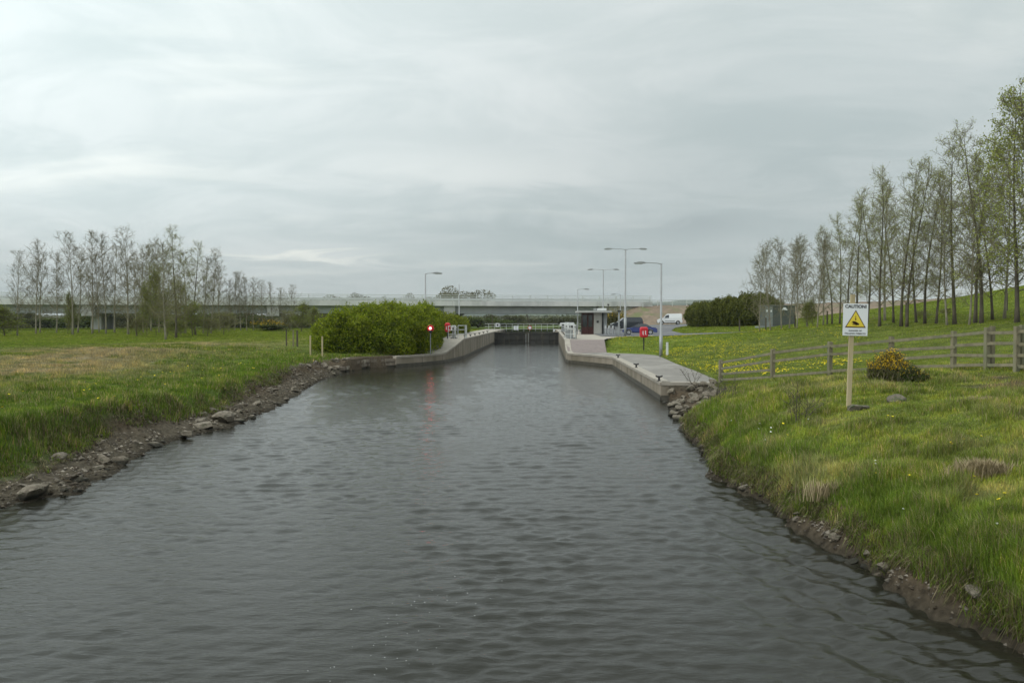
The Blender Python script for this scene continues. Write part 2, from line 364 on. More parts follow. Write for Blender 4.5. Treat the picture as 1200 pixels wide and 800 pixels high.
def plateau(x, y):
    x = np.asarray(x, float); y = np.asarray(y, float); s = np.full(np.broadcast(x, y).shape, _w[_n])
    for i in range(_n): s = s + _w[i] * _k((x - _c[i, 0]) ** 2 + (y - _c[i, 1]) ** 2)
    return s
def in_poly(x, y, P):
    x = np.asarray(x); y = np.asarray(y); ins = np.zeros(x.shape, bool); n = len(P)
    for i in range(n):
        x0, y0 = P[i]; x1, y1 = P[(i + 1) % n]
        if y0 == y1: continue
        c = ((y0 > y) != (y1 > y)) & (x < (x1 - x0) * (y - y0) / (y1 - y0) + x0); ins ^= c
    return ins
RLOW = [(7.2, 57), (6.3, 33.7), (8.35, 33.3), (9.07, 35.2), (9.6, 41.8), (10.0, 48.5), (10.8, 58), (10.9, 60.2), (10.2, 62.2), (7.9, 64.4), (7.75, 65.2), (4.75, 63.6), (4.8, 62.8), (6.1, 60)]
RRAMP = [(4.5, 63.4), (7.75, 65.1), (8.0, 69), (4.6, 69)]
RHIGH = [(4.6, 69), (8.0, 69), (8.7, 73), (10.6, 79.5), (13, 82), (13.2, 100), (12, 151), (8.2, 151), (6.9, 117.5)]
LLOW = [(-8.4, 57.7), (-6.7, 60.4), (-5.4, 63.8), (-7.2, 63.5), (-9, 60)]
LRAMP = [(-5.4, 63.8), (-4.9, 67), (-4.35, 72), (-6.4, 72), (-7.1, 63.5)]
LHIGH = [(-4.35, 72), (-2.6, 117.5), (-1.3, 151), (-5, 151), (-6.1, 117), (-7.0, 90), (-6.4, 72)]
def wallzone(y, side):
    if side < 0: return sst(51.5, 53.0, y)
    return sst(32.6, 33.4, y)
def H(x, y, detail=True):
    x = np.asarray(x, float); y = np.asarray(y, float)
    pl = plateau(x, y)
    sl = xL(y) - x; sr = x - xR(y)
    left = sl > sr
    wob = (fbm(y * 1.1, y * 0 + 3, 61, 3) - .5) * np.where(left, .6, .35) * (1 - sst(24, 27, y) * (~left)) * (1 - sst(44, 48, y))
    s = np.maximum(sl, sr) + wob      # distance landward of the nearer, slightly ragged waterline
    n1 = fbm(x * .9, y * .9, 3); n2 = fbm(x * 3.1, y * 3.1, 9, 3)
    # left bank: a muddy beach below a low scarp; right bank: steep and short
    wL = 1.2 + .6 * (fbm(y * .35, y * 0, 21, 2) - .5) * 2
    wL = wL + .45 * sst(20, 15, y); fl = sst(30, 44, y); wL = wL * (1 - .45 * fl)
    pL = np.where(s < wL, .36 * (np.clip(s, 0, None) / wL) ** .9, .36 + (pl - .36) * sst(0, .8, s - wL) ** .8)
    wR = .07 + .17 * fbm(y * .9, y * 0, 33, 2)
    rr = np.clip(s / wR, 0, 1); rp = sst(24.5, 27.5, y)
    pR0 = .24 * rr ** .8 + np.where(s > wR, (pl - .24) * (1 - np.exp(-(s - wR) / 1.15)), 0)
    pR1 = pl * sst(-.2, 2.6, s)                                  # riprap apron near the quay end
    pR = pR0 * (1 - rp) + pR1 * rp
    pr = np.where(left, pL, pR)
    amp = np.where(left, 1, .35) * np.exp(-((s - .8) / .9) ** 2) * .20 * (n2 - .5) + np.clip(s, 0, 1) * .16 * (n1 - .5) + np.exp(-((s - .8) / .9) ** 2) * .12 * (fbm(x * 6.5, y * 6.5, 19, 2) - .5) * (y < 40)
    pr = pr + amp * (y < 75)
    w = np.where(left, wallzone(y, -1), wallzone(y, 1))
    pw = np.where(s > .3, pl, -1.3)
    z = np.where(s > 0, pr * (1 - w) + pw * w, np.maximum(-1.3, s * .55) * (1 - w) - 1.3 * w)
    closed = y > 152
    z = np.where(closed, plateau(x, y), z)
    for P, zt in ((RLOW, LOW), (LLOW, LOW)): z = np.where(in_poly(x, y, P) & (z > zt - .12), zt - .12, z)
    for P, zt in ((RHIGH, HIGH), (LHIGH, HIGH)): z = np.where(in_poly(x, y, P) & (z > zt - .12), zt - .12, z)
    for P in (RRAMP, LRAMP): z = np.where(in_poly(x, y, P) & (z > LOW - .12), LOW - .12, z)
    return z
def h1(x, y): return float(H(np.array([x]), np.array([y]))[0])

def hit(px, py):
    """first point of the terrain seen at a photo pixel"""
    dx, dy, dz = ray(px, py); t = np.concatenate([np.arange(5, 60, .02), np.arange(60, 200, .2)])
    zz = CAMH + dz * t; g = H(dx * t, dy * t); k = int(np.argmax(zz < np.maximum(g, 0))); return dx * t[k], dy * t[k]
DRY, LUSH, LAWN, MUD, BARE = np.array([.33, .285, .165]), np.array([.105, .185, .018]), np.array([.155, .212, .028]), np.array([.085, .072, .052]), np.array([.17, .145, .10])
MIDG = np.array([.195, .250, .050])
def gcol(x, y, z, blades=False):
    """colour of the turf / soil at each place; far turf has blade shade painted in"""
    n = fbm(x * .18, y * .18, 51); n2 = fbm(x * .9, y * .9, 61); n3 = fbm(x * .05, y * .05, 71)
    c = LAWN[None] * np.ones((len(x), 1))
    def bl(c, k, w): w = np.clip(w, 0, 1)[:, None]; return c * (1 - w) + k[None] * w
    left = x < 0
    s = np.maximum(xL(y) - x, x - xR(y))
    # left side: lush strip along the bank, dry rough belt behind it, green lawn further away
    c = bl(c, LUSH, left * sst(75, 45, y) * sst(.25, .5, n + .3 * sst(9, 2, s)))
    belt = np.exp(-((s - 9.5 - 6 * (n3 - .5) - y * .10) / 5.5) ** 2) * sst(10, 22, y) * sst(82, 55, y)
    c = bl(c, DRY, left * belt * sst(.30, .62, n2 * .5 + n * .5) * 1.1)
    # right side: tufted mixed grass in front of the fence, lawn behind
    front = (~left) * sst(34, 26, y)
    c = bl(c, MIDG, front * (.35 + .9 * sst(.38, .62, n)))
    c = bl(c, LUSH * np.array([1.25, 1.2, 1.5]), front * sst(2.4, .6, s) * .65)
    c = bl(c, DRY * np.array([.9, 1, .8]), front * sst(.58, .76, n2) * .6)
    c = bl(c, MIDG, (~left) * sst(30, 40, y) * sst(.5, .7, n2) * .5)
    c = bl(c, MIDG * np.array([.42, .48, .5]), sst(140, 185, y) * (.8 + .2 * sst(.4, .6, n3)))  # far turf without blades: self-shading of the grass put into a darker colour
    bare = np.exp(-(((x - 12.6) / 1.6) ** 2 + ((y - 19.5) / 1.0) ** 2))
    bare2 = np.exp(-(((x - 13.5) / 1.3) ** 2 + ((y - 22.5) / .9) ** 2))
    c = bl(c, BARE, bare * 1.3 * sst(.25, .5, n2) + bare2 * sst(.3, .5, n2))
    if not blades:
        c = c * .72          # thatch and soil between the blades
        c = bl(c, MUD * .8, .35 * (y < 60) * np.ones(len(x)))
        mud = np.where(left, sst(1.8, 1.1, s) * (y < 60), sst(.7, .3, s) * (y < 34))
        rip = (~left) * sst(25, 27, y) * (y < 34) * sst(2.9, 2.2, s)
        mud = np.maximum(mud, rip)
        c = bl(c, MUD * np.where(x < 0, .85, .62)[:, None], mud) if False else c * (1 - mud[:, None]) + MUD[None] * np.where(x < 0, .85, .6)[:, None] * mud[:, None]; c = bl(c, MUD * .42, sst(.12, .0, z) * (s < 3))
        c = bl(c, np.array([.085, .062, .04]), np.where(left, np.exp(-((z - .6) / .22) ** 2), np.exp(-((z - .3) / .15) ** 2)) * mud * .75)
        dirt = left * np.exp(-(((x + 6.8) / 1.6) ** 2 + ((y - 62) / 2.2) ** 2))
        c = bl(c, np.array([.12, .085, .06]), dirt * 1.5)
    return c * (.82 + .36 * n2[:, None])

def build_ground():
    ys = list(np.arange(-30, 5, 1.0)); y = 5.0
    while y < 60: ys.append(y); y += .11 + max(0, y - 12) * .009
    while y < 2300: ys.append(y); y *= 1.022
    ys = np.array(ys)
    s = list(np.arange(0, 3.6, .085)); v = s[-1]; d = .1
    while v < 2300: v += d; s.append(v); d = min(d * 1.085, max(d, .045 * v))
    s = np.array(s); bed = np.array([-.15, -.5, -1.2, -2.4])
    cols_l = -s[::-1]; nc = 2 * len(s) + 2 * len(bed)
    XX = np.zeros((len(ys), nc)); YY = np.repeat(ys[:, None], nc, 1)
    L_, R_ = xL(ys), xR(ys)
    fade = sst(150, 400, ys)
    XX[:, :len(s)] = L_[:, None] - s[::-1][None]
    XX[:, len(s):len(s) + 4] = L_[:, None] - bed[None]
    XX[:, len(s) + 4:len(s) + 8] = R_[:, None] + bed[::-1][None]
    XX[:, len(s) + 8:] = R_[:, None] + s[None]
    zz = H(XX.ravel(), YY.ravel()); V = np.stack([XX.ravel(), YY.ravel(), zz], 1)
    nr = len(ys); idx = np.arange(nr * nc).reshape(nr, nc)
    Fq = np.stack([idx[:-1, :-1], idx[:-1, 1:], idx[1:, 1:], idx[1:, :-1]], -1).reshape(-1, 4)
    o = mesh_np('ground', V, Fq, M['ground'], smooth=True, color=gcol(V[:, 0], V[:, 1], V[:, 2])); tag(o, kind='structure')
build_ground()

def drape(name, poly, zf, mat, step=1.5):
    """a surface sheet whose outline is poly, following the height function zf"""
    P = []
    n = len(poly)
    for i in range(n):
        a, b = np.array(poly[i]), np.array(poly[(i + 1) % n]); k = max(1, int(np.linalg.norm(b - a) / step))
        for j in range(k): P.append(a + (b - a) * j / k)
    nb = len(P); A = np.array(poly)
    gx, gy = np.meshgrid(np.arange(A[:, 0].min(), A[:, 0].max(), step), np.arange(A[:, 1].min(), A[:, 1].max(), step))
    gx = gx.ravel(); gy = gy.ravel(); ok = in_poly(gx, gy, poly)
    PB = np.array(P)
    pts = [Vector(p) for p in P] + [Vector((a, b)) for a, b, k in zip(gx, gy, ok) if k and np.min((PB[:, 0] - a) ** 2 + (PB[:, 1] - b) ** 2) > (.3 * step) ** 2]
    vs, es, fs, *_ = geometry.delaunay_2d_cdt(pts, [(i, (i + 1) % nb) for i in range(nb)], [], 1, 1e-4)
    v = np.array([(p.x, p.y) for p in vs]); z = zf(v[:, 0], v[:, 1])
    o = mesh_np(name, np.column_stack([v, z]), np.array([list(f) for f in fs]), mat, smooth=True)
    return tag(o, kind='structure')
flat = lambda z0: (lambda x, y: np.full(len(x), z0))
drape('quay_path', RLOW, flat(LOW), M['tarmac'])
drape('ramp', RRAMP, lambda x, y: LOW + (HIGH - LOW) * np.clip((y - 63.4 - (x - 4.5) * .523) / (5.6 - (x - 4.5) * .523), 0, 1) + .005, M['redpave'])
drape('lockside_paving', RHIGH, flat(HIGH), M['coping'])
drape('quay_path', LLOW, flat(LOW), M['coping'])
drape('ramp', LRAMP, lambda x, y: LOW + (HIGH - LOW) * np.clip((y - 63.8) / 8, 0, 1) + .002, M['coping'])
drape('lockside_paving', LHIGH, flat(HIGH), M['coping'])
CARPARK = [(9.4, 84), (11.5, 81), (14, 80.5), (17, 79), (19.5, 74), (22, 71.5), (26, 72.5), (26.5, 75), (22.5, 78.5), (19, 88), (20, 100), (23, 112), (29, 126), (31, 140), (24, 145), (16, 142), (13, 120), (10, 100)]
drape('car_park', CARPARK, lambda x, y: np.maximum(H(x, y), np.where(x < 13.3, HIGH, 0)) + .05, M['road'], 1.0)

def quay_wall(name, label, path, landward, thick, mat, cap=M['coping'], cap_w=.45, groupname=None, bottom=-1.0):
    """solid retaining wall under path [(x,y,top)]; landward = unit-ish side sign (+1 right, -1 left)"""
    o = thing(name, label, 'quay wall', (path[0][0], path[0][1], 0))
    bx, by = path[0][0], path[0][1]
    P = np.array(path, float); n = len(P); off = []
    for i in range(n):
        t = P[min(i + 1, n - 1), :2] - P[max(i - 1, 0), :2]; t /= np.linalg.norm(t); nn = np.array([t[1], -t[0]]) * landward; off.append(nn)
    def strip(d0, d1, z0, z1, m, nm):
        mb = MB(); vs = []
        for i in range(n):
            a = P[i, :2] + off[i] * d0; b = P[i, :2] + off[i] * d1
            zt = P[i, 2] + z1; zb = z0 if z0 < -.5 else P[i, 2] + z0
            vs += [(a[0] - bx, a[1] - by, zb), (a[0] - bx, a[1] - by, zt), (b[0] - bx, b[1] - by, zt), (b[0] - bx, b[1] - by, zb)]
        fs = []
        for i in range(n - 1):
            for k in range(4): fs.append((i * 4 + k, i * 4 + (k + 1) % 4, (i + 1) * 4 + (k + 1) % 4, (i + 1) * 4 + k))
        fs += [(0, 1, 2, 3), tuple((n - 1) * 4 + k for k in (3, 2, 1, 0))]
        mb.add(vs, fs); return mb.build(nm, m, o, bevel=.02 if nm == 'coping' else 0)
    strip(0, thick, bottom, -.10, mat, 'wall_face')
    strip(-.03, cap_w, -.12, .035, cap, 'coping')
    strip(-.012, .2, bottom, 0, M['wetwall'], 'waterline_band') if False else None
    # joints every few metres
    mb = MB(); L = 0; nxt = 3.0
    for i in range(n - 1):
        a, b = P[i], P[i + 1]; d = np.linalg.norm((b - a)[:2])
        while nxt < L + d:
            q = a + (b - a) * ((nxt - L) / d); ang = math.atan2((b - a)[1], (b - a)[0])
            mb.box((q[0] - bx - off[i][0] * .004, q[1] - by - off[i][1] * .004, (q[2] - .13) / 2 - .3), (.03, .012, q[2] + .47), ang); nxt += 3.4
        L += d
    if mb.v: mb.build('joint', M['wetwall'], o)
    # dark weed band just above the water
    mb = MB()
    for i in range(n - 1):
        a, b = P[i, :2] - off[i] * .006, P[i + 1, :2] - off[i + 1] * .006; e = off[i] * .1; g = off[i + 1] * .1
        vs = [(a[0] - bx, a[1] - by, -.3), (b[0] - bx, b[1] - by, -.3), (b[0] - bx, b[1] - by, .22), (a[0] - bx, a[1] - by, .22),
              (a[0] + e[0] - bx, a[1] + e[1] - by, -.3), (b[0] + g[0] - bx, b[1] + g[1] - by, -.3), (b[0] + g[0] - bx, b[1] + g[1] - by, .22), (a[0] + e[0] - bx, a[1] + e[1] - by, .22)]
        mb.add(vs, [(0, 1, 2, 3), (4, 5, 6, 7), (3, 2, 6, 7), (0, 1, 5, 4)])
    mb.build('wet_band', M['wetwall'], o)
    return o
quay_wall('quay_wall', 'pale concrete mooring quay wall running to the grassy right bank', [(8.3, 33.25, LOW), (6.32, 33.65, LOW)], 1, .5, M['concrete'])
quay_wall('quay_wall', 'low concrete quay wall with three black bollards along the right path', [(6.3, 33.7, LOW), (6.55, 40, LOW), (7.2, 57, LOW)], 1, .6, M['concrete'])
quay_wall('quay_wall', 'short low concrete wall stepping back below the reddish ramp', [(7.2, 57, LOW), (6.1, 60, LOW), (4.9, 62.6, LOW), (4.5, 63.4, LOW), (4.4, 64.6, LOW + .15)], 1, .6, M['concrete'])
quay_wall('lock_wall', 'high right concrete lock wall below the control hut', [(4.4, 64.6, LOW + .15), (4.45, 66, LOW + .4), (4.58, 69, HIGH), (6.88, 117.3, HIGH), (8.2, 151, HIGH)], 1, .6, M['concrete'])
quay_wall('quay_wall', 'low curved concrete quay wall under the large green hedge', [(-8.4, 57.7, LOW), (-6.7, 60.4, LOW), (-5.8, 62.6, LOW), (-5.4, 63.8, LOW), (-4.9, 67, LOW + .4)], -1, .5, M['concrete'])
quay_wall('lock_wall', 'high left concrete lock wall with small black bollards on top', [(-4.9, 67, LOW + .4), (-4.35, 71.5, HIGH), (-2.6, 117.5, HIGH), (-1.3, 151, HIGH)], -1, .6, M['concrete'])
def old_masonry():
    o = thing('masonry_wall', 'old rough stone wall joining the concrete quay below the hedge', 'stone wall', (-9.5, 57, 0))
    P = np.array([(-11.0, 51.5), (-10.6, 55), (-10.0, 56.9), (-8.42, 57.72)]); mb = MB()
    pts = []
    for i in range(3):
        k = 8 if i < 2 else 4
        for j in range(k): pts.append(P[i] + (P[i + 1] - P[i]) * j / k)
    pts.append(P[3])
    for c in range(3):
        i = 0
        while i < len(pts) - 1:
            L = random.choice((1, 2, 2)); j = min(i + L, len(pts) - 1); a, b = pts[i], pts[j]; d = np.linalg.norm(b - a)
            if c < 2 or i > 5:
                mid = (a + b) / 2; ang = math.atan2(b[1] - a[1], b[0] - a[0]); nx, ny = -math.sin(ang), math.cos(ang)
                q = random.uniform(0, .10)
                mb.box((mid[0] + nx * (.25 + q) + 9.5, mid[1] + ny * (.25 + q) - 57, -.05 + c * .27), (d * .96, .5, .25), ang + random.uniform(-.04, .04))
            i = j
    mb.build('stone_course', M['masonry'], o, bevel=.03)
old_masonry()

# ------------------------------------------------------------------ water
def water_material():
    m = bpy.data.materials.new('river_water'); m.use_nodes = True; t = m.node_tree; L = t.links.new; b = t.nodes['Principled BSDF']
    b.inputs['Base Color'].default_value = (.017, .0165, .011, 1); b.inputs['Roughness'].default_value = .035; b.inputs['IOR'].default_value = 1.333
    tc = N(t, 'ShaderNodeTexCoord'); prev = None
    for sc, det, st, dist in ((5.0, 5, (.55, 1.8, 1), .012), (15, 4, (.6, 1.7, 1), .007), (42, 3, (.7, 1.5, 1), .0015)):
        mp = N(t, 'ShaderNodeMapping'); mp.inputs['Scale'].default_value = st; mp.inputs['Rotation'].default_value = (0, 0, R(11)); L(tc.outputs['Object'], mp.inputs[0])
        n = N(t, 'ShaderNodeTexNoise'); n.inputs['Scale'].default_value = sc; n.inputs['Detail'].default_value = det; n.inputs['Distortion'].default_value = .6
        L(mp.outputs[0], n.inputs['Vector'])
        bp = N(t, 'ShaderNodeBump'); bp.inputs['Distance'].default_value = dist; bp.inputs['Strength'].default_value = .9; L(n.outputs['Fac'], bp.inputs['Height'])
        if prev: L(prev, bp.inputs['Normal'])
        prev = bp.outputs[0]
    L(prev, b.inputs['Normal']); return m
M['water'] = water_material()
def build_water():
    ys = list(np.arange(-30, 4, 2.0)); y = 4.0
    while y < 117.45: ys.append(y); y += max(.024, y * .0034)
    ys.append(117.45); ys = np.array(ys); nc = 600
    u = np.linspace(-1, 1, nc)
    half = np.minimum(.72 * np.maximum(ys, 6) + 1.5, 11.6)
    XX = u[None] * half[:, None]; YY = np.repeat(ys[:, None], nc, 1)
    dy = np.gradient(ys)[:, None]; dx = (half * 2 / nc)[:, None]
    Z = np.zeros_like(XX); r = np.random.default_rng(4)
    patch = .35 + 1.15 * sst(.3, .72, fbm(XX * .33, YY * .10, 5, 3)) + 1.1 * np.exp(-((XX + .9 + (YY - 8) * .07) / .75) ** 2) * np.exp(-((YY - 7.5) / 5) ** 2) * fbm(XX * 2, YY * 1.2, 15, 3)
    for i in range(130):
        lam = .075 * (9 ** r.random()); k = 2 * math.pi / lam
        th = r.normal(math.pi / 2 + .12, .42); kx, ky = k * math.cos(th), k * math.sin(th)
        a = .0019 * lam ** .74 * r.uniform(.4, 1.5)
        res = np.clip((lam / np.maximum(dy * 3.2, dx * 2.2) - .6), 0, 1)
        Z += a * res * np.sin(kx * XX + ky * YY + r.random() * 6.28 + 1.3 * fbm(XX * .3 + i, YY * .3, i, 2)) * (.5 + vnoise(XX * .35 + i * 3.1, YY * .25, 90 + i))
    Z *= patch
    # boat's own wash spreading to the right bank
    d = (XX - 4.2) + .1 * (YY - 12); wash = np.exp(-((XX - 3.9) / 1.5) ** 2) * np.exp(-((YY - 11) / 7) ** 2) + .5 * np.exp(-((XX + 8.6) / 1.6) ** 2) * np.exp(-((YY - 15) / 6) ** 2)
    Z += wash * 1.35 * (.013 * np.sin(7.5 * (XX * .92 + YY * .38) + 3 * fbm(XX * .5, YY * .5, 8, 2)) + .009 * np.sin(13 * (XX * .8 + YY * .6) + 3 * fbm(XX * .6, YY * .6, 28, 2)) + .006 * np.sin(21 * (XX * .97 + YY * .2) + 3 * fbm(XX * .7, YY * .7, 38, 2)))
    V = np.stack([XX.ravel(), YY.ravel(), Z.ravel()], 1); nr = len(ys); idx = np.arange(nr * nc).reshape(nr, nc)
    Fq = np.stack([idx[:-1, :-1], idx[:-1, 1:], idx[1:, 1:], idx[1:, :-1]], -1).reshape(-1, 4)
    tag(mesh_np('water', V, Fq, M['water'], smooth=True), kind='structure')
    tag(mesh_np('upper_water', [(-2.9, 118.9, .95), (7.1, 118.9, .95), (8.4, 152, .95), (-1.6, 152, .95)], np.array([[0, 1, 2, 3]]), M['water']), kind='structure')
    if True:  # pale flecks of foam left by the wash
        P = []; 
        for i in range(80):
            yy = r.uniform(6.2, 10.5); xx = -1.0 - (yy - 8.2) * -.25 + r.normal(0, .35) - .25
            P.append((xx, yy))
        P = np.array(P); rad = r.uniform(.002, .006, len(P)) ; n = 6; vs = []; fs = []
        for (x0, y0), q in zip(P, rad):
            b0 = len(vs); e = r.uniform(.3, .9)
            for k in range(n): vs.append((x0 + q * 1.5 * math.cos(k * 1.047), y0 + q * e * math.sin(k * 1.047), .022))
            fs.append([b0 + k for k in range(n)])
        tag(mesh_np('foam', vs, np.array(fs), M['cyl_white']), 'thin flecks of white foam drifting on the dark water', 'foam', kind='stuff')
build_water()

# ------------------------------------------------------------------ far hills
def ridge(x0, x1, y0, base, hf, depth, name):
    n = 160; xs = np.linspace(x0, x1, n); V = []; 
    for j, t in enumerate(np.linspace(0, 1, 14)):
        prof = math.sin(t * math.pi) ** .8
        for x in xs: V.append((x, y0 + depth * t, base - 1 + (hf(x) + 1) * prof))
    idx = np.arange(14 * n).reshape(14, n); Fq = np.stack([idx[:-1, :-1], idx[:-1, 1:], idx[1:, 1:], idx[1:, :-1]], -1).reshape(-1, 4)
    V = np.array(V); V[:, 2] += (fbm(V[:, 0] * .03, V[:, 1] * .03, 4) - .5) * 5
    tag(mesh_np(name, V, Fq, M['farhill'], smooth=True), kind='structure')
ridge(-900, 1500, 1500, 2, lambda x: 14 + 10 * math.sin(x * .004 + 1) + 26 * float(sst(150, 420, np.array(x))), 500, 'hills')

# ------------------------------------------------------------------ embankment
def embankment():
    crest = [(19.5, 150.5, 4.2), (22, 151.6, 5.2), (24.5, 152.3, 6.15), (34, 155, 6.3), (45, 156.5, 6.45), (58, 156.5, 6.7), (70, 152, 7.0), (84, 138, 7.7), (100, 122, 9.2), (120, 105, 11)]
    C = []; 
    for i in range(len(crest) - 1):
        a, b = np.array(crest[i]), np.array(crest[i + 1]); k = max(2, int(np.linalg.norm(b - a) / 1.2))
        for j in range(k): C.append(a + (b - a) * j / k)
    C = np.array(C); V = []; m = 22
    for i, c in enumerate(C):
        t = C[min(i + 1, len(C) - 1)] - C[max(i - 1, 0)]; t = t[:2] / np.linalg.norm(t[:2]); nrm = np.array([t[1], -t[0]])
        for j in range(m):
            d = -14 + j * 1.7
            p = c[:2] + nrm * d; z = c[2] if d < 0 else c[2] - d * .42
            V.append((p[0], p[1], z))
    V = np.array(V); V[:, 2] += (fbm(V[:, 0] * .5, V[:, 1] * .5, 13) - .5) * .5
    idx = np.arange(len(C) * m).reshape(len(C), m); Fq = np.stack([idx[:-1, :-1], idx[:-1, 1:], idx[1:, 1:], idx[1:, :-1]], -1).reshape(-1, 4)
    tag(mesh_np('embankment', V, Fq[:, ::-1], M['embank'], smooth=True), kind='structure')
    return crest
EMB = embankment()

# ------------------------------------------------------------------ bridge
SL = .1786; BA = math.atan(SL)
def bridge():
    o = thing('road_bridge', 'long pale grey road bridge on low piers crossing behind the lock', 'bridge', (27, 153, 0), BA)
    L = 165.0   # local x runs from -L to 0 along the deck, local y away from the camera
    def part(nm, boxes, m):
        mb = MB()
        for c, d in boxes: mb.box(c, d)
        return mb.build(nm, m, o)
    k = 0
    part('parapet_beam', [((-i * 5.5 - 2.75, .15, 6.48), (5.48, .3, .94)) for i in range(30)], M['bridge'])
    part('parapet_beam', [((-L / 2, 11.2, 6.48), (L, .3, .94))], M['bridge'])
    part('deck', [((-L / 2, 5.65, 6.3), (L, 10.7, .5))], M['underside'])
    part('girder', [((-L / 2 - 4, 1.25, 5.32), (L - 8, .5, 1.40)), ((-L / 2 - 4, 1.15, 4.66), (L - 8, .8, .06))], M['girder'])
    for yy in (4.2, 7.2, 10): part('girder', [((-L / 2 - 4, yy, 5.32), (L - 8, .5, 1.4))], M['girder'])
    for yy in (.15, 11.2):
        rb = MB()
        for zz, th in ((7.98, .10), (7.66, .07), (7.40, .07), (7.16, .14)): rb.bar((-L, yy, zz), (0, yy, zz), th, th)
        r = rb.build('handrail', M['railing'], o)
        i = 0
        while i * 3.35 < L: pb = MB(); pb.box((-i * 3.35 - .5, yy, 7.45), (.14, .12, 1.06)); pb.build('rail_post', M['railing'], r); i += 1
    crash = MB(); crash.box((-L / 2, 1.1, 7.22), (L, .06, .36))
    crash.build('crash_barrier', M['railing'], o)
    for px in (103, 320, 527, -115):
        # position along the deck where the camera sees px at the front face
        a = (px - 600) / F; Y = (153 - SL * 27) / (1 - SL * a); lx = -(27 - a * Y) / math.cos(BA)
        c = MB(); c.box((lx, 5.6, 4.55), (2.1, 11.1, .9)); c.box((lx, .42, 5.5), (2.1, .35, 1.0)); p = c.build('crosshead', M['pier'], o, bevel=.04)
        for yy in (2.6, 8.8):
            q = MB(); q.box((lx + .7, yy, 2.4), (1.7, 1.5, 3.4)); q.build('pier', M['pier'], o, bevel=.05)
    ab = MB(); ab.prism([(-10.5, 1.2), (-10.5, 6.0), (-.2, 6.0), (-.2, 1.2)], .5, 11, 'xz'); ab.build('abutment', M['abut'], o)
    return o
bridge()
def pole(px, y0, py1, lean, Y, label):
    x, z1 = atY(px, y0, Y); z0 = h1(x, Y)
    o = thing('leaning_pole', label, 'pole', (x, Y, z0)); mb = MB(); mb.tube([(lean, 0, -.2), (0, 0, z1 - z0)], [.14, .1], 8); mb.build('pole_shaft', M['bark_dark'], o)
pole(577, 368.5, 388, 0, 166, 'dark upright pole seen under the bridge left of the gate')
pole(617, 368.5, 380, 1.0, 166, 'dark leaning pole seen under the bridge above the gate centre')

# ------------------------------------------------------------------ vegetation generators
def segs_mesh(P0, P1, R0, R1, sides=3):
    P0, P1 = np.asarray(P0), np.asarray(P1); R0, R1 = np.asarray(R0), np.asarray(R1)
    T = P1 - P0; L = np.linalg.norm(T, axis=1, keepdims=True) + 1e-9; T = T / L
    up = np.where(np.abs(T[:, 2:3]) < .9, np.array([[0, 0, 1.]]), np.array([[1., 0, 0]]))
    A = np.cross(T, up); A /= np.linalg.norm(A, axis=1, keepdims=True) + 1e-9; B = np.cross(T, A); n = len(P0)
    V = np.zeros((n, 2 * sides, 3))
    for k in range(sides):
        a = 2 * math.pi * k / sides; D = A * math.cos(a) + B * math.sin(a)
        V[:, k] = P0 + D * R0[:, None]; V[:, sides + k] = P1 + D * R1[:, None]
    base = (np.arange(n) * 2 * sides)[:, None]; Fs = []
    for k in range(sides):
        k2 = (k + 1) % sides; Fs.append(base + np.array([[k, k2, sides + k2, sides + k]]))
    return V.reshape(-1, 3), np.concatenate(Fs)
def leaf_quads(P, size, r, flat=.0, elong=1.5):
    """little diamond-shaped leaves at P"""
    n = len(P); a = r.normal(size=(n, 3)); a[:, 2] *= (1 - flat); a /= np.linalg.norm(a, axis=1, keepdims=True)
    b = r.normal(size=(n, 3)); b = np.cross(a, b); b /= np.linalg.norm(b, axis=1, keepdims=True)
    s = (size * r.uniform(.6, 1.3, n))[:, None]
    V = np.stack([P - a * s * elong * .5, P + b * s * .42, P + a * s * elong * .5, P - b * s * .42], 1).reshape(-1, 3)
    return V, np.arange(4 * n).reshape(n, 4)

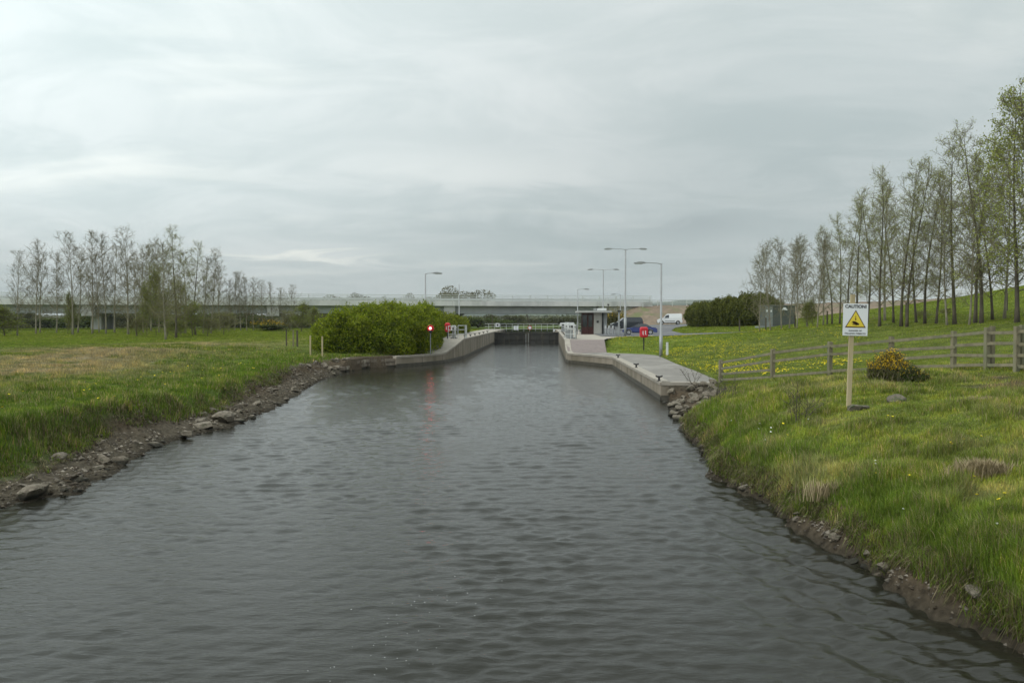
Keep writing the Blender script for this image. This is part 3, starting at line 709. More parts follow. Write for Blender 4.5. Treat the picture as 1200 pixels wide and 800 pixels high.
def bent(F5): return [F5[:, [0, 1, 2, 4]], F5[:, [4, 2, 3]]]
def tree_meshes(seed, h, trunk_r, spread, nb, start=.22, up=.75, leaf=0, leaf_size=.07, leaf_c=((.13, .17, .03), (.20, .22, .05)), forks=0, bark='bark_pale', nsub=7, ntw=4, curve=.25, twig_r=.008, lean=0.0):
    r = np.random.default_rng(seed)
    n = 14; tz = np.linspace(0, 1, n); ph = r.uniform(0, 6.28, 2)
    tr = np.stack([curve * np.sin(tz * 2.6 + ph[0]) * tz + lean * tz, curve * np.sin(tz * 2.1 + ph[1]) * tz, tz * h], 1)
    tr[:, 0] -= tr[0, 0]; tr[:, 1] -= tr[0, 1]
    rad = trunk_r * .66 * (1 - tz) ** 1.15 + .010; rad[0] *= 1.35
    mb = MB(); mb.tube([tuple(p) for p in np.vstack([[tr[0, 0], tr[0, 1], -.3], tr[1:]])], list(rad), 8)
    P0, P1, R0, R1, LP = [], [], [], [], []
    def grow(p, d, L, r0, nseg, upb, wob):
        pts = [p]; d = d / np.linalg.norm(d); st = L / nseg
        for i in range(nseg):
            d = d + np.array([0, 0, upb]) + r.normal(0, wob, 3); d /= np.linalg.norm(d); p = p + d * st; pts.append(p)
        rs = np.linspace(r0, twig_r * .8, nseg + 1)
        for i in range(nseg): P0.append(pts[i]); P1.append(pts[i + 1]); R0.append(rs[i]); R1.append(rs[i + 1])
        return pts
    for i in range(nb):
        t = start + (1 - start) * ((i + r.random()) / nb) ** 1.0; t = min(t, .985)
        p = np.array([np.interp(t, tz, tr[:, k]) for k in range(3)])
        aze = i * 2.4 + r.uniform(-.5, .5); el = min(1.35, r.normal(up * .85, .2) + .30 * t)
        d = np.array([math.cos(aze) * math.cos(el), math.sin(aze) * math.cos(el), math.sin(el)])
        prof = (min(1, (t - start) / .25 + .6)) * (1 - t) ** .55
        L = spread * 1.55 * prof * r.uniform(.45, 1.3) + .3
        r0 = max(.5 * np.interp(t, tz, rad) * r.uniform(.5, .9), .013)
        pts = grow(p, d, L, r0, 6, .045, .10)
        for j in range(int(nsub * min(1, .35 + L / spread))):
            q = r.uniform(.2, 1.0); k = min(int(q * 6), 5); b = pts[k] + (pts[k + 1] - pts[k]) * r.random(); dd = pts[k + 1] - pts[k]; dd /= np.linalg.norm(dd)
            sd = dd + r.normal(0, .75, 3); sd[2] += .15
            l2 = L * r.uniform(.2, .5) * (1.15 - q * .5) + .12; p2 = grow(b, sd, l2, .0095, 3, .06, .16)
            for _ in range(ntw):
                k2 = r.integers(0, 3); b2 = p2[k2] + (p2[k2 + 1] - p2[k2]) * r.random(); td = (p2[k2 + 1] - p2[k2]) / (np.linalg.norm(p2[k2 + 1] - p2[k2]) + 1e-6) + r.normal(0, .65, 3)
                p3 = grow(b2, td, r.uniform(.18, .45), .0065, 1, .05, .1); LP.append(p3[1]); LP.append((p3[0] + p3[1]) / 2)
    V, Fq = segs_mesh(P0, P1, R0, R1, 3); mi = np.zeros(len(Fq), int); colr = np.tile(np.array([[.1, .08, .06]]), (len(V), 1))
    if leaf:
        LP = np.array(LP); pick = r.integers(0, len(LP), leaf); Q = LP[pick] + r.normal(0, .10, (leaf, 3))
        V2, F2 = leaf_quads(Q, leaf_size, r)
        c = np.array(leaf_c[0]) + (np.array(leaf_c[1]) - np.array(leaf_c[0])) * r.random((leaf, 1))
        colr = np.vstack([colr, np.repeat(c, 4, 0)]); Fq = np.vstack([Fq, F2 + len(V)]); V = np.vstack([V, V2]); mi = np.concatenate([mi, np.ones(len(F2), int)])
    return mb, (V, Fq, mi, colr), bark
PROTO = {}
def make_proto(key, name, **k):
    mb, (V, Fq, mi, colr), bark = tree_meshes(**k)
    o = thing(name, 'x', 'tree'); mb.build('trunk', M[bark], o, smooth=True)
    mesh_np('crown', V, Fq, [M['twig'], M['leaf_attr']], o, color=colr, mi=mi)
    PROTO[key] = [o, False, k['h']]
def place_tree(key, x, y, height, rz, label, group, wid=1.0):
    P = PROTO[key]
    if not P[1]: o = P[0]; P[1] = True
    else: o = copy_tree(P[0])
    s = height / P[2]; o.location = (x, y, h1(x, y) - .02); o.rotation_euler = (math.sin(rz * 7.3) * .045, math.sin(rz * 4.1 + 1) * .05, rz); o.scale = (s * wid, s * wid, s)
    o['label'] = label; o['group'] = group; return o
BUD = ((.24, .23, .10), (.32, .30, .14)); GRN = ((.20, .27, .03), (.30, .36, .06)); BRN = ((.24, .18, .11), (.30, .24, .14)); OLV = ((.24, .28, .06), (.36, .38, .11))
make_proto('b1', 'bare_tree', seed=1, h=10, trunk_r=.13, spread=2.2, nb=46, start=0.14, up=.85, leaf=500, leaf_c=BUD, leaf_size=.045)
make_proto('b2', 'bare_tree', seed=2, h=10, trunk_r=.12, spread=2.4, nb=50, start=0.12, up=.75, leaf=600, leaf_c=BRN, leaf_size=.045)
make_proto('b3', 'bare_tree', seed=3, h=10, trunk_r=.14, spread=1.9, nb=52, start=0.12, up=.7, leaf=900, leaf_c=BUD, curve=.4, leaf_size=.045)
make_proto('b4', 'bare_tree', seed=4, h=9, trunk_r=.10, spread=1.7, nb=38, start=0.14, up=1.0, leaf=300, leaf_c=BRN, leaf_size=.045)
make_proto('d1', 'budding_tree', seed=5, h=10, trunk_r=.14, spread=2.2, nb=60, start=.14, up=.6, leaf=3200, leaf_c=((.17, .18, .05), (.24, .24, .08)), bark='bark_pale', leaf_size=.06)
make_proto('g1', 'budding_tree', seed=6, h=11, trunk_r=.17, spread=2.5, nb=58, start=0.14, up=.45, leaf=5200, leaf_c=OLV, bark='bark_dark', leaf_size=.085, curve=.35)
make_proto('g2', 'budding_tree', seed=7, h=11, trunk_r=.16, spread=2.2, nb=54, start=0.16, up=.5, leaf=4200, leaf_c=OLV, bark='bark_dark', leaf_size=.08, curve=.45)
make_proto('r1', 'bare_tree', seed=8, h=11, trunk_r=.16, spread=2.0, nb=40, start=0.14, up=.62, leaf=3600, leaf_c=OLV, bark='bark_dark', curve=.7, leaf_size=.045)
make_proto('r2', 'bare_tree', seed=9, h=11, trunk_r=.14, spread=2.1, nb=38, start=0.12, up=.7, leaf=4600, leaf_c=OLV, bark='bark_dark', curve=.8, leaf_size=.045)
make_proto('r3', 'bare_tree', seed=10, h=9, trunk_r=.10, spread=1.8, nb=40, start=0.12, up=.95, leaf=2200, leaf_c=((.25, .26, .13), (.36, .36, .22)), curve=.3, leaf_size=.045)
make_proto('r4', 'bare_tree', seed=11, h=8, trunk_r=.09, spread=1.9, nb=38, start=0.1, up=.85, leaf=2200, leaf_c=((.25, .26, .13), (.38, .38, .24)), curve=.5, leaf_size=.045)

ORD = ['first', 'second', 'third', 'fourth', 'fifth', 'sixth', 'seventh', 'eighth', 'ninth', 'tenth', 'eleventh', 'twelfth', 'thirteenth', 'fourteenth', 'fifteenth', 'sixteenth', 'seventeenth', 'eighteenth', 'nineteenth', 'twentieth', 'twenty-first', 'twenty-second', 'twenty-third', 'twenty-fourth', 'twenty-fifth', 'twenty-sixth', 'twenty-seventh', 'twenty-eighth', 'twenty-ninth', 'thirtieth', 'thirty-first']
#  px, base y, top y, kind
LT = [(20, 393, 296, 'b1'), (42, 391, 286, 'b4'), (47, 390, 300, 'b2'), (85, 392, 277, 'b2'), (91, 390, 300, 'b3'), (108, 391, 274, 'b1'), (116, 390, 300, 'b4'), (124, 391, 279, 'b4'), (150, 392, 273, 'b3'),
      (160, 394, 300, 'b2'), (177, 388, 292, 'd1'), (194, 398, 290, 'd1'), (206, 396, 271, 'r1'), (217, 391, 300, 'd1'), (229, 393, 287, 'r1'), (247, 391, 296, 'b3'), (268, 386, 330, 'b4'), (282, 386, 320, 'b1'), (297, 385, 328, 'b3'),
      (320, 385, 333, 'b4'), (341, 386, 336, 'b2'), (258, 388, 315, 'b2'), (275, 387, 322, 'b4'), (289, 386, 326, 'b1'), (308, 385, 331, 'b3'), (331, 386, 338, 'b1'), (66, 390, 300, 'b4'), (134, 390, 290, 'b1'), (168, 390, 300, 'b2'), (186, 390, 285, 'b3'), (238, 391, 305, 'b4')]
LT_D = {0: 'pale slender bare tree at the left end of the lawn row', 1: 'tall upright bare tree second in the left lawn row', 8: 'tall wide bare tree left of the leafy thicket on the left lawn',
        12: 'tallest dark tree in the middle of the green thicket on the left lawn', 13: 'small budding tree on the right side of the left lawn thicket', 10: 'olive budding tree on the left side of the left lawn thicket', 20: 'smallest bare sapling nearest the big green hedge', 11: 'olive budding tree at the front of the left lawn thicket'}
LT.sort()
LT_D = {0: 'pale slender bare tree at the left end of the lawn row', len(LT) - 1: 'smallest bare sapling nearest the big green hedge'}
for i, (px, yb, yt, k) in enumerate(LT):
    z = 1.68; x, y = atz(px, yb, z); y = min(y, 122); x = X(px, y); z = h1(x, y); top = atY(px, yt, y)[1]
    place_tree(k, x, y, top - z, i * 1.3, LT_D.get(i, f'bare young tree, {ORD[i]} from the left end of the left lawn row'), 'young trees in a row on the left lawn', 1.0 if k != 'd1' else 1.1)
RT = [(890, 381, 300, 'r4', 78), (903, 381, 288, 'r4', 74), (916, 381, 284, 'r3', 70), (925, 378, 292, 'r4', 76), (934, 379, 280, 'r3', 66), (946, 376, 286, 'r4', 74), (958, 381, 276, 'r3', 62), (965, 374, 280, 'r3', 70), (975, 372, 268, 'r2', 70),
      (984, 370, 256, 'r2', 66), (995, 373, 246, 'r2', 64), (1004, 373, 238, 'r1', 62), (1016, 376, 226, 'r2', 62), (1031, 382, 204, 'r2', 56), (1037, 370, 220, 'b3', 62), (1047, 374, 222, 'r2', 58), (1056, 376, 198, 'r1', 54), (1063, 384, 194, 'r2', 53),
      (1074, 376, 215, 'r2', 56), (1084, 375, 208, 'r1', 54), (1097, 376, 205, 'r2', 53), (1110, 384, 220, 'r3', 50), (1119, 374, 168, 'r1', 50), (1136, 386, 228, 'r3', 46), (1143, 374, 172, 'g2', 48), (1150, 375, 148, 'r1', 46), (1163, 375, 185, 'r2', 50),
      (1177, 374, 182, 'b2', 50), (1192, 378, 124, 'g1', 43), (1212, 378, 104, 'g2', 42), (1235, 380, 116, 'g1', 41)]
RT_D = {0: 'leaning bare sapling in front of the dark hedge at the kiosk end', 2: 'thin bare sapling standing in front of the grey kiosk', 4: 'thin bare sapling just right of the grey kiosk',
        17: 'slender tree just right of the caution sign in the tree belt', 22: 'tall dark bare tree standing left of the tall slope pair', 24: 'tall tree with green leaf fuzz, left one of the slope pair', 25: 'tallest bare tree of the pair on the right slope', 28: 'leafy green tree nearest the right edge of the photo', 29: 'tallest leafy tree cut by the right edge of the photo', 30: 'leafy tree farthest right, just beyond the photo edge'}
for i, (px, yb, yt, k, Y) in enumerate(RT):
    x = X(px, Y); z = h1(x, Y); top = atY(px, yt, Y)[1]
    place_tree(k, x, Y, top - z, 2 + i * 1.7, RT_D.get(i, f'slender tree with bare twigs, {ORD[i]} from the kiosk end of the right tree belt'), 'trees in a belt on the right slope', .95)

# shrubs and hedges : ellipsoid lobes covered in leaves
def shrub(name, label, cat, lobes, leaf_n, size, ca, cb, group=None, twigs=0, elong=1.5, flowers=0, seed=1, rough=.55, base=None, thick=.6, core=.74, shoot=.45):
    """a leafy mass: uneven lobes covered by leaf sized faces, with leafy shoots standing out of it"""
    r = np.random.default_rng(seed); Lb = np.array(lobes, float); bx, by = (base or (Lb[:, 0].mean(), Lb[:, 1].mean())); bz = h1(bx, by)
    o = thing(name, label, cat, (bx, by, bz), 0, group); org = np.array([bx, by, bz])
    # break every lobe into the lobe itself and smaller billows on its surface
    sub = []
    for l in Lb:
        for _ in range(14):
            d = r.normal(size=3); d /= np.linalg.norm(d); d[2] = abs(d[2]) if r.random() < .7 else d[2]; q = r.uniform(.22, .40)
            sub.append(list(l[:3] + d * l[3:] * .80) + list(l[3:] * q))
    A = np.vstack([Lb, np.array(sub)])
    area = (A[:, 3] * A[:, 5] + A[:, 3] * A[:, 4] + A[:, 4] * A[:, 5]); pr = area / area.sum()
    n = int(leaf_n * 2.2); k = r.choice(len(A), n, p=pr); d = r.normal(size=(n, 3)); d /= np.linalg.norm(d, axis=1, keepdims=True)
    lump = 1 + rough * (fbm(d[:, 0] * 3.3 + k * 5.1, d[:, 1] * 3.3 + d[:, 2] * 4.1, seed, 3) - .5)
    P = A[k, :3] + d * A[k, 3:6] * (lump * (1 - thick * r.random(n) ** 2 * .45))[:, None]
    inside = np.zeros(n, bool)
    for j in range(len(Lb)): inside |= (k != j) & ((((P - Lb[j, :3]) / (Lb[j, 3:6] * .84)) ** 2).sum(1) < 1)
    P = P[~inside]; P = P[:leaf_n]; P = P[P[:, 2] > H(P[:, 0], P[:, 1]) + .02]
    AllP = [P]; S0, S1 = [], []
    if twigs:
        kk = r.integers(0, len(P), twigs * 3); Q = P[kk]; zc = (Q[:, 2] - bz) / max(.5, (P[:, 2].max() - bz)); Q = Q[(r.random(len(Q)) < zc)][:twigs]
        hgt = shoot * r.uniform(.35, 1.1, (len(Q), 1)); D = np.hstack([r.normal(0, .35, (len(Q), 2)), np.ones((len(Q), 1))]); T = Q + D * hgt
        S0.append(Q - D * .1); S1.append(T)
        for t in np.linspace(.1, 1, 7): AllP.append(Q + D * hgt * t + r.normal(0, size * .35, Q.shape))
    PP = np.vstack(AllP)
    V, Fq = leaf_quads(PP - org, size, r, elong=elong); c = np.array(ca) + (np.array(cb) - np.array(ca)) * r.random((len(PP), 1)) ** 1.2
    colr = np.repeat(c, 4, 0); mi = np.zeros(len(Fq), int)
    if twigs:
        V2, F2 = segs_mesh(np.vstack(S0) - org, np.vstack(S1) - org, np.full(len(S0[0]), .009), np.full(len(S0[0]), .004)); Fq = np.vstack([Fq, F2 + len(V)]); V = np.vstack([V, V2]); colr = np.vstack([colr, np.full((len(V2), 3), .08)]); mi = np.concatenate([mi, np.ones(len(F2), int)])
    mesh_np('foliage', V, Fq, [M['leaf_attr'], M['twig']], o, color=colr, mi=mi)
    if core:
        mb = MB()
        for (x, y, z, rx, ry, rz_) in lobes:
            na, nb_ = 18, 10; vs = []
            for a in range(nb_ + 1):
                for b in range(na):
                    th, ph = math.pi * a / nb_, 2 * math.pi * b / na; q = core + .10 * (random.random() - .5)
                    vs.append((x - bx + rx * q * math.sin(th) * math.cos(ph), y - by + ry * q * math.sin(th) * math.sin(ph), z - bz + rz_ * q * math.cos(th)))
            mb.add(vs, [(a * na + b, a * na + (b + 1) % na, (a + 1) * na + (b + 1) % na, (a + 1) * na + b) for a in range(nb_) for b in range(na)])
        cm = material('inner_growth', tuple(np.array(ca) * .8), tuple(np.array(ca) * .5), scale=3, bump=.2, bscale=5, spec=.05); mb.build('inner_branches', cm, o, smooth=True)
    if flowers:
        up = PP[PP[:, 2] > np.percentile(PP[:, 2], 45)]; q = up[r.integers(0, len(up), flowers)] - org; q = q + r.normal(0, size * .4, q.shape)
        V, Fq = leaf_quads(q, size * 1.05, r, elong=1.0); mesh_np('blossom', V, Fq, M['gorse'], o)
    return o
hz = lambda x, y: h1(x, y)
GA, GB = (.11, .17, .012), (.33, .37, .022)
big = [(-13.7, 60.6, 1.8, 1.6, 2.0, 1.6), (-12.6, 60.8, 2.2, 1.9, 2.2, 1.95), (-10.9, 61, 2.3, 2.2, 2.6, 2.0), (-9.1, 61.3, 2.3, 2.1, 2.7, 2.05), (-7.7, 62.9, 2.3, 1.7, 1.9, 1.95), (-10.2, 65, 2.5, 2.8, 3, 2.2), (-7.4, 66.5, 2.5, 1.7, 2.8, 2.1), (-7.6, 70.0, 2.5, 1.3, 2.5, 2.0)]
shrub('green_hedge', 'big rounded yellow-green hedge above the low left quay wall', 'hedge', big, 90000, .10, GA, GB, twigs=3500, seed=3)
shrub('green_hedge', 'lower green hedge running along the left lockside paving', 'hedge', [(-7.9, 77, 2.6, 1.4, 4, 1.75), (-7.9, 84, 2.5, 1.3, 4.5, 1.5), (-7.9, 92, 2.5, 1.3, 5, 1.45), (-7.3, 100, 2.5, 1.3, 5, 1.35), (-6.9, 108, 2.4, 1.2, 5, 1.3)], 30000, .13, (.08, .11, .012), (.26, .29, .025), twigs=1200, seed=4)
DA, DB = (.06, .075, .014), (.19, .20, .04)
dk = []
for px, yb, yt, Y in ((815, 383, 357, 112), (822, 384, 356, 110), (829, 384, 353, 108), (842, 384, 352, 105), (856, 386, 350, 101), (869, 386, 347, 98), (882, 386, 346, 96), (893, 386, 347, 95), (903, 384, 350, 96)):
    x, zt = atY(px, yt, Y); z0 = h1(x, Y); dk.append((x, Y, (z0 + zt) / 2 - .1, 1.5, 1.8, (zt - z0) / 2 + .05))
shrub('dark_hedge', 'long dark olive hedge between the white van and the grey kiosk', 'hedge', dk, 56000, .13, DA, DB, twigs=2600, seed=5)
def small_bush(px, Y, w, h, label, ca=DA, cb=DB, n=2500, size=.12, fl=0, tw=60, name='bush', seed=1, shape=None):
    x = X(px, Y); z = h1(x, Y); r = random.Random(seed)
    lobes = [(x + r.uniform(-.3, .3) * w, Y + r.uniform(-.2, .2) * w, z + h * r.uniform(.35, .5), w * r.uniform(.18, .34), w * .3, h * r.uniform(.32, .5)) for _ in range(5)]
    if shape: lobes = [(x + a, Y + b, z + c, d, e, f) for a, b, c, d, e, f in shape]
    return shrub(name, label, 'bush', lobes, n, size, ca, cb, twigs=tw, flowers=fl, seed=seed, core=.55, rough=1.0, shoot=h * .45)
small_bush(1044, 22.8, 1.2, .58, 'yellow flowering gorse bush in front of the wooden fence', (.07, .085, .025), (.17, .17, .05), 7000, .030, fl=5200, tw=700, name='gorse_bush', seed=7, shape=[(0, 0, .32, .36, .34, .40), (-.36, .05, .20, .24, .26, .26), (.26, .1, .22, .30, .3, .34), (.05, -.2, .15, .34, .24, .22)])
small_bush(1066, 22.4, .7, .36, 'low dark gorse bush with few blossoms right of the bigger gorse', (.045, .07, .015), (.10, .13, .03), 3500, .030, fl=350, tw=300, name='gorse_bush', seed=8, shape=[(0, 0, .12, .34, .25, .22), (.32, .05, .08, .26, .2, .15)])
make_proto('s1', 'undergrowth_bush', seed=21, h=3, trunk_r=.04, spread=1.1, nb=44, start=.04, up=1.0, leaf=2600, leaf_size=.075, leaf_c=((.12, .15, .02), (.24, .27, .045)), nsub=6, ntw=3, bark='bark_dark')
make_proto('s2', 'undergrowth_bush', seed=22, h=3, trunk_r=.04, spread=1.3, nb=40, start=.03, up=.8, leaf=1500, leaf_size=.07, leaf_c=((.15, .16, .04), (.24, .24, .07)), nsub=6, ntw=3, bark='bark_dark')
UB = [(5, 88, 366, 392, 's1', 2.2, 'rounded green bush at the far left edge below the bridge'), (-20, 86, 364, 392, 's1', 2.2, 'green bush just beyond the left edge of the lawn'),
      (79, 96, 352, 388, 's1', .35, 'ivy clad stump in front of the bridge pier'), (83, 95, 360, 388, 's1', .5, 'low ivy at the foot of the clad stump by the pier'),
      (172, 84, 345, 392, 's1', .45, 'tall green growth at the left side of the lawn thicket'), (183, 86, 330, 392, 's1', .4, 'tallest green growth in the lawn thicket'), (196, 80, 348, 396, 's2', .6, 'brown green bush in the middle of the lawn thicket'),
      (212, 80, 340, 396, 's2', .5, 'tall brownish bush right of the middle of the lawn thicket'), (226, 84, 362, 394, 's1', 1.3, 'spreading green bush at the right side of the lawn thicket'), (243, 84, 376, 394, 's2', 2.0, 'low spreading undergrowth right of the lawn thicket'),
      (160, 84, 376, 394, 's2', 1.8, 'low undergrowth left of the lawn thicket'), (205, 78, 378, 400, 's1', 2.4, 'dark low undergrowth at the foot of the lawn thicket'), (262, 92, 370, 390, 's2', 1.6, 'sparse shrub between thicket and far saplings'),
      (353, 112, 362, 388, 's1', 1.4, 'green bush left of the big hedge under the bridge'), (338, 116, 368, 387, 's2', 1.5, 'brown bush second to the left of the big hedge'), (369, 108, 366, 388, 's1', 1.2, 'green bush touching the left side of the big hedge'),
      (1010, 60, 368, 378, 's2', 2.4, 'low bramble patch under the right slope trees'), (1078, 60, 368, 376, 's2', 3.4, 'low bramble bank behind the left of the slope trunks'), (1108, 60, 367, 376, 's2', 3.4, 'low bramble bank behind the tall slope trunks'),
      (953, 70, 357, 377, 's1', .9, 'small dark bush behind thin saplings right of the grey kiosk'), (947, 71, 360, 377, 's1', .9, 'lower half of the small bush pair right of the grey kiosk')]
for px, Y, yt, yb, k, wd_, lb in UB:
    x = X(px, Y); z = h1(x, Y); zt = atY(px, yt, Y)[1]; place_tree(k, x, Y, max(.5, zt - z), px, lb, 'undergrowth bushes', wd_)
    bpy.data.objects  # (category of these copies)
for ob in COL.objects:
    if ob.name.startswith('undergrowth_bush') and ob.parent is None: ob['category'] = 'bush'
small_bush(322, 118, 7, 1.6, 'low orange flowered gorse at the far end of the left lawn', (.05, .07, .02), (.13, .13, .04), 2500, .12, fl=500, name='gorse_bush', seed=14)
small_bush(717, 128, 3.6, 2.6, 'olive gorse bush beside the abutment behind the bollards', (.09, .09, .03), (.20, .18, .06), 2600, .13, fl=300, name='gorse_bush', seed=16)

# far trees behind the bridge
def crown_far(seed, w, h, n, size, ca, cb, lo=.45, rg=.35):
    r = np.random.default_rng(seed); lob = [(r.normal(0, w * .22), r.normal(0, w * .2), h * (lo + rg * r.random()), w * r.uniform(.18, .3), w * .25, h * r.uniform(.14, .24)) for _ in range(11)]
    P = []
    for l in lob:
        d = r.normal(size=(n // 11, 3)); d /= np.linalg.norm(d, axis=1, keepdims=True); P.append(np.array(l[:3]) + d * np.array(l[3:]) * (1 - .5 * r.random((len(d), 1)) ** 2))
    P = np.vstack(P); V, Fq = leaf_quads(P, size, r); c = np.array(ca) + (np.array(cb) - np.array(ca)) * r.random((len(P), 1))
    A = np.array([[0, 0, h * .2]] * 60) + r.normal(0, .2, (60, 3)); B = P[r.integers(0, len(P), 60)]
    V2, F2 = segs_mesh(A, B, np.full(60, h * .014), np.full(60, .03))
    return np.vstack([V, V2]), np.vstack([Fq, F2 + len(V)]), np.concatenate([np.repeat(c, 4, 0), np.full((len(V2), 3), .05)]), np.concatenate([np.zeros(len(Fq), int), np.ones(len(F2), int)])
FT = []
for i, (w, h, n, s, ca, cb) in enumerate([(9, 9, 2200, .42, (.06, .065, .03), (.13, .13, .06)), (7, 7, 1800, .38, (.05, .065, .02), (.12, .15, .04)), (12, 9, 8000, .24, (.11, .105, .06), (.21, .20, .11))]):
    V, Fq, c, mi = crown_far(30 + i, w, h, n, s, ca, cb, *((.45, .35) if i == 2 else (.15, .6))); o = thing('hedgerow_tree', 'x', 'tree'); mb = MB(); mb.tube([(0, 0, -.3), (0.1, 0, h * .35)], [.3, .2], 7); mb.build('trunk', M['bark_dark'], o)
    mesh_np('crown', V, Fq, [M['leaf_attr'], M['bark_dark']], o, color=c, mi=mi); FT.append([o, False, w, h])
def far_tree(k, px, Y, topy, label, group='hedgerow trees beyond the bridge', wid=None):
    t = FT[k]
    if not t[1]: o = t[0]; t[1] = True
    else: o = copy_tree(t[0])
    x = X(px, Y); z = h1(x, Y); hh = atY(px, topy, Y)[1] - z; s = hh / t[3]; w = s if wid is None else wid / t[2]
    o.location = (x, Y, z - .1); o.scale = (w, w, s); o.rotation_euler = (0, 0, px * .37); o['label'] = label; o['group'] = group
far_tree(2, 536, 245, 333, 'broad domed bare tree rising above the bridge deck right of the lamp', wid=15.5)
for i, (px, t_) in enumerate(((378, 344), (412, 343), (421, 342), (437, 346), (449, 346), (486, 342))):
    far_tree(2, px, 250, t_, f'{ORD[i]} from left of the treetops peeping over the bridge rail behind the hedge', wid=(12, 10, 8, 9, 8, 8)[i])
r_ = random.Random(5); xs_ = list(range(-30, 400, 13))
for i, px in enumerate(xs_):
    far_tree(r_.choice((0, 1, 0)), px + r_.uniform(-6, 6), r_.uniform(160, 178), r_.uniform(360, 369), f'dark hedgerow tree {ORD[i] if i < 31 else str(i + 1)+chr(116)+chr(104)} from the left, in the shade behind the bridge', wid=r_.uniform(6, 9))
for i, (px, Y, t_) in enumerate(((560, 190, 367), (571, 215, 366), (590, 175, 371), (600, 250, 367), (606, 270, 369), (627, 260, 371), (640, 270, 370), (652, 255, 369), (668, 260, 369))):
    far_tree((1, 0, 1, 0, 0, 0, 1, 0, 0)[i], px, Y, t_, f'small tree under the bridge deck, {ORD[i]} from the left beyond the lock gate', wid=(8, 7, 6, 10, 9, 9, 8, 9, 9)[i])
def far_wood():
    r = np.random.default_rng(77); n = 26000; y = r.uniform(420, 640, n); x = r.uniform(-420, 520, n); hh = 2 + 4 * fbm(x * .02, y * .02, 3); P = np.stack([x, y, 1.6 + hh * r.random(n) ** .7], 1)
    V, Fq = leaf_quads(P, 2.2, r, elong=1.2); c = np.array([.10, .11, .07]) + np.array([.10, .09, .06]) * r.random((n, 1))
    tag(mesh_np('far_wood', V, Fq, M['leaf_attr'], color=np.repeat(c, 4, 0)), 'hazy far-off woodland seen in the gap under the bridge', 'woodland', kind='stuff')
far_wood()

# ------------------------------------------------------------------ lamp posts
def lamp(px, py_top, Y, arms, label, thick=.07, armlen=1.4, z0=None, double=False):
    x, zt = atY(px, py_top, Y); z = z0 if z0 is not None else max(h1(x, Y), 0); h = zt - z
    o = thing('street_lamp', label, 'street lamp', (x, Y, z), 0, 'grey steel lamp posts around the lock')
    mb = MB(); mb.tube([(0, 0, -.1), (0, 0, h * .22), (0, 0, h * .221), (0, 0, h)], [thick * 1.45, thick * 1.45, thick, thick * .75], 10); mb.build('post', M['galv'], o, smooth=True)
    mb = MB(); mb.box((0, -thick * 1.45, h * .11), (.09, .03, .5)); mb.build('access_door', M['lamphead'], o)
    for s in arms:
        m2 = MB(); m2.tube([(0, 0, h - .06), (s * armlen * .25, 0, h + .01), (s * armlen, 0, h + .06)], [.035, .03, .03], 6); m2.build('arm', M['galv'], o)
        m3 = MB(); a = s * armlen
        m3.prism([(a - s * .12, h - .01), (a, h + .11), (a + s * .3, h + .13), (a + s * .72, h + .05), (a + s * .74, h - .02)], -.13, .13, 'xz'); hd = m3.build('lamp_head', M['lamphead'], o, bevel=.015)
        m4 = MB(); m4.box((a + s * .38, 0, h - .035), (.55, .2, .05)); m4.build('lens', M['lens'], hd)
    return o
lamp(775, 308.5, 57.6, (-1,), 'nearest lamp post on the lawn with one arm pointing left', .085, 1.25)
lamp(733, 292, 83, (-1, 1), 'tallest lamp post with two arms behind the blue car', .10, 1.5)
lamp(707, 316, 112, (-1, 1), 'two armed lamp post rising behind the control hut roof', .09, 1.5)
lamp(677, 339, 118, (1,), 'small far lamp post with one arm behind the left side of the hut', .08, 1.0, HIGH)
lamp(727, 345, 138, (-1,), 'small far lamp post with one left arm in front of the bridge end', .08, .9)
lamp(498.5, 320.5, 69.5, (1,), 'lamp post rising out of the big green hedge', .075, .75)
lamp(538, 333, 112, (), 'plain slim grey post beside the far end of the left hedge', .075, .8)

# ------------------------------------------------------------------ signal, life rings, bollards, marker posts
def signal_post():
    x, y = atz(504.5, 415.5, LOW); 
    o = thing('signal_light', 'traffic signal on a thin pole showing a lit red lamp', 'traffic light', (x, y, LOW))
    h = sz(37, y)
    mb = MB(); mb.tube([(0, 0, 0), (0, 0, h * .7)], .035, 8); mb.build('pole', M['galv'], o)
    mb = MB(); mb.lathe([(.001, .0), (.27, 0), (.29, .02), (.29, .06), (.001, .06)], 8, (0, .04, h * .83), 'y'); mb.build('backboard', M['redframe'], o)
    mb = MB(); mb.box((0, -.05, h * .83 - .1), (.22, .16, .5)); c = mb.build('signal_head', M['iron'], o, bevel=.02)
    mb = MB(); mb.lathe([(.001, -.175), (.07, -.165), (.105, -.14), (.105, -.1)], 14, (0, 0, h * .83 + .02), 'y'); mb.build('red_lamp', M['redlight'], o, smooth=True)
    mb = MB(); mb.lathe([(.001, -.15), (.07, -.145), (.09, -.12)], 14, (0, 0, h * .83 - .22), 'y'); mb.build('unlit_lamp', M['glass'], o, smooth=True)
signal_post()
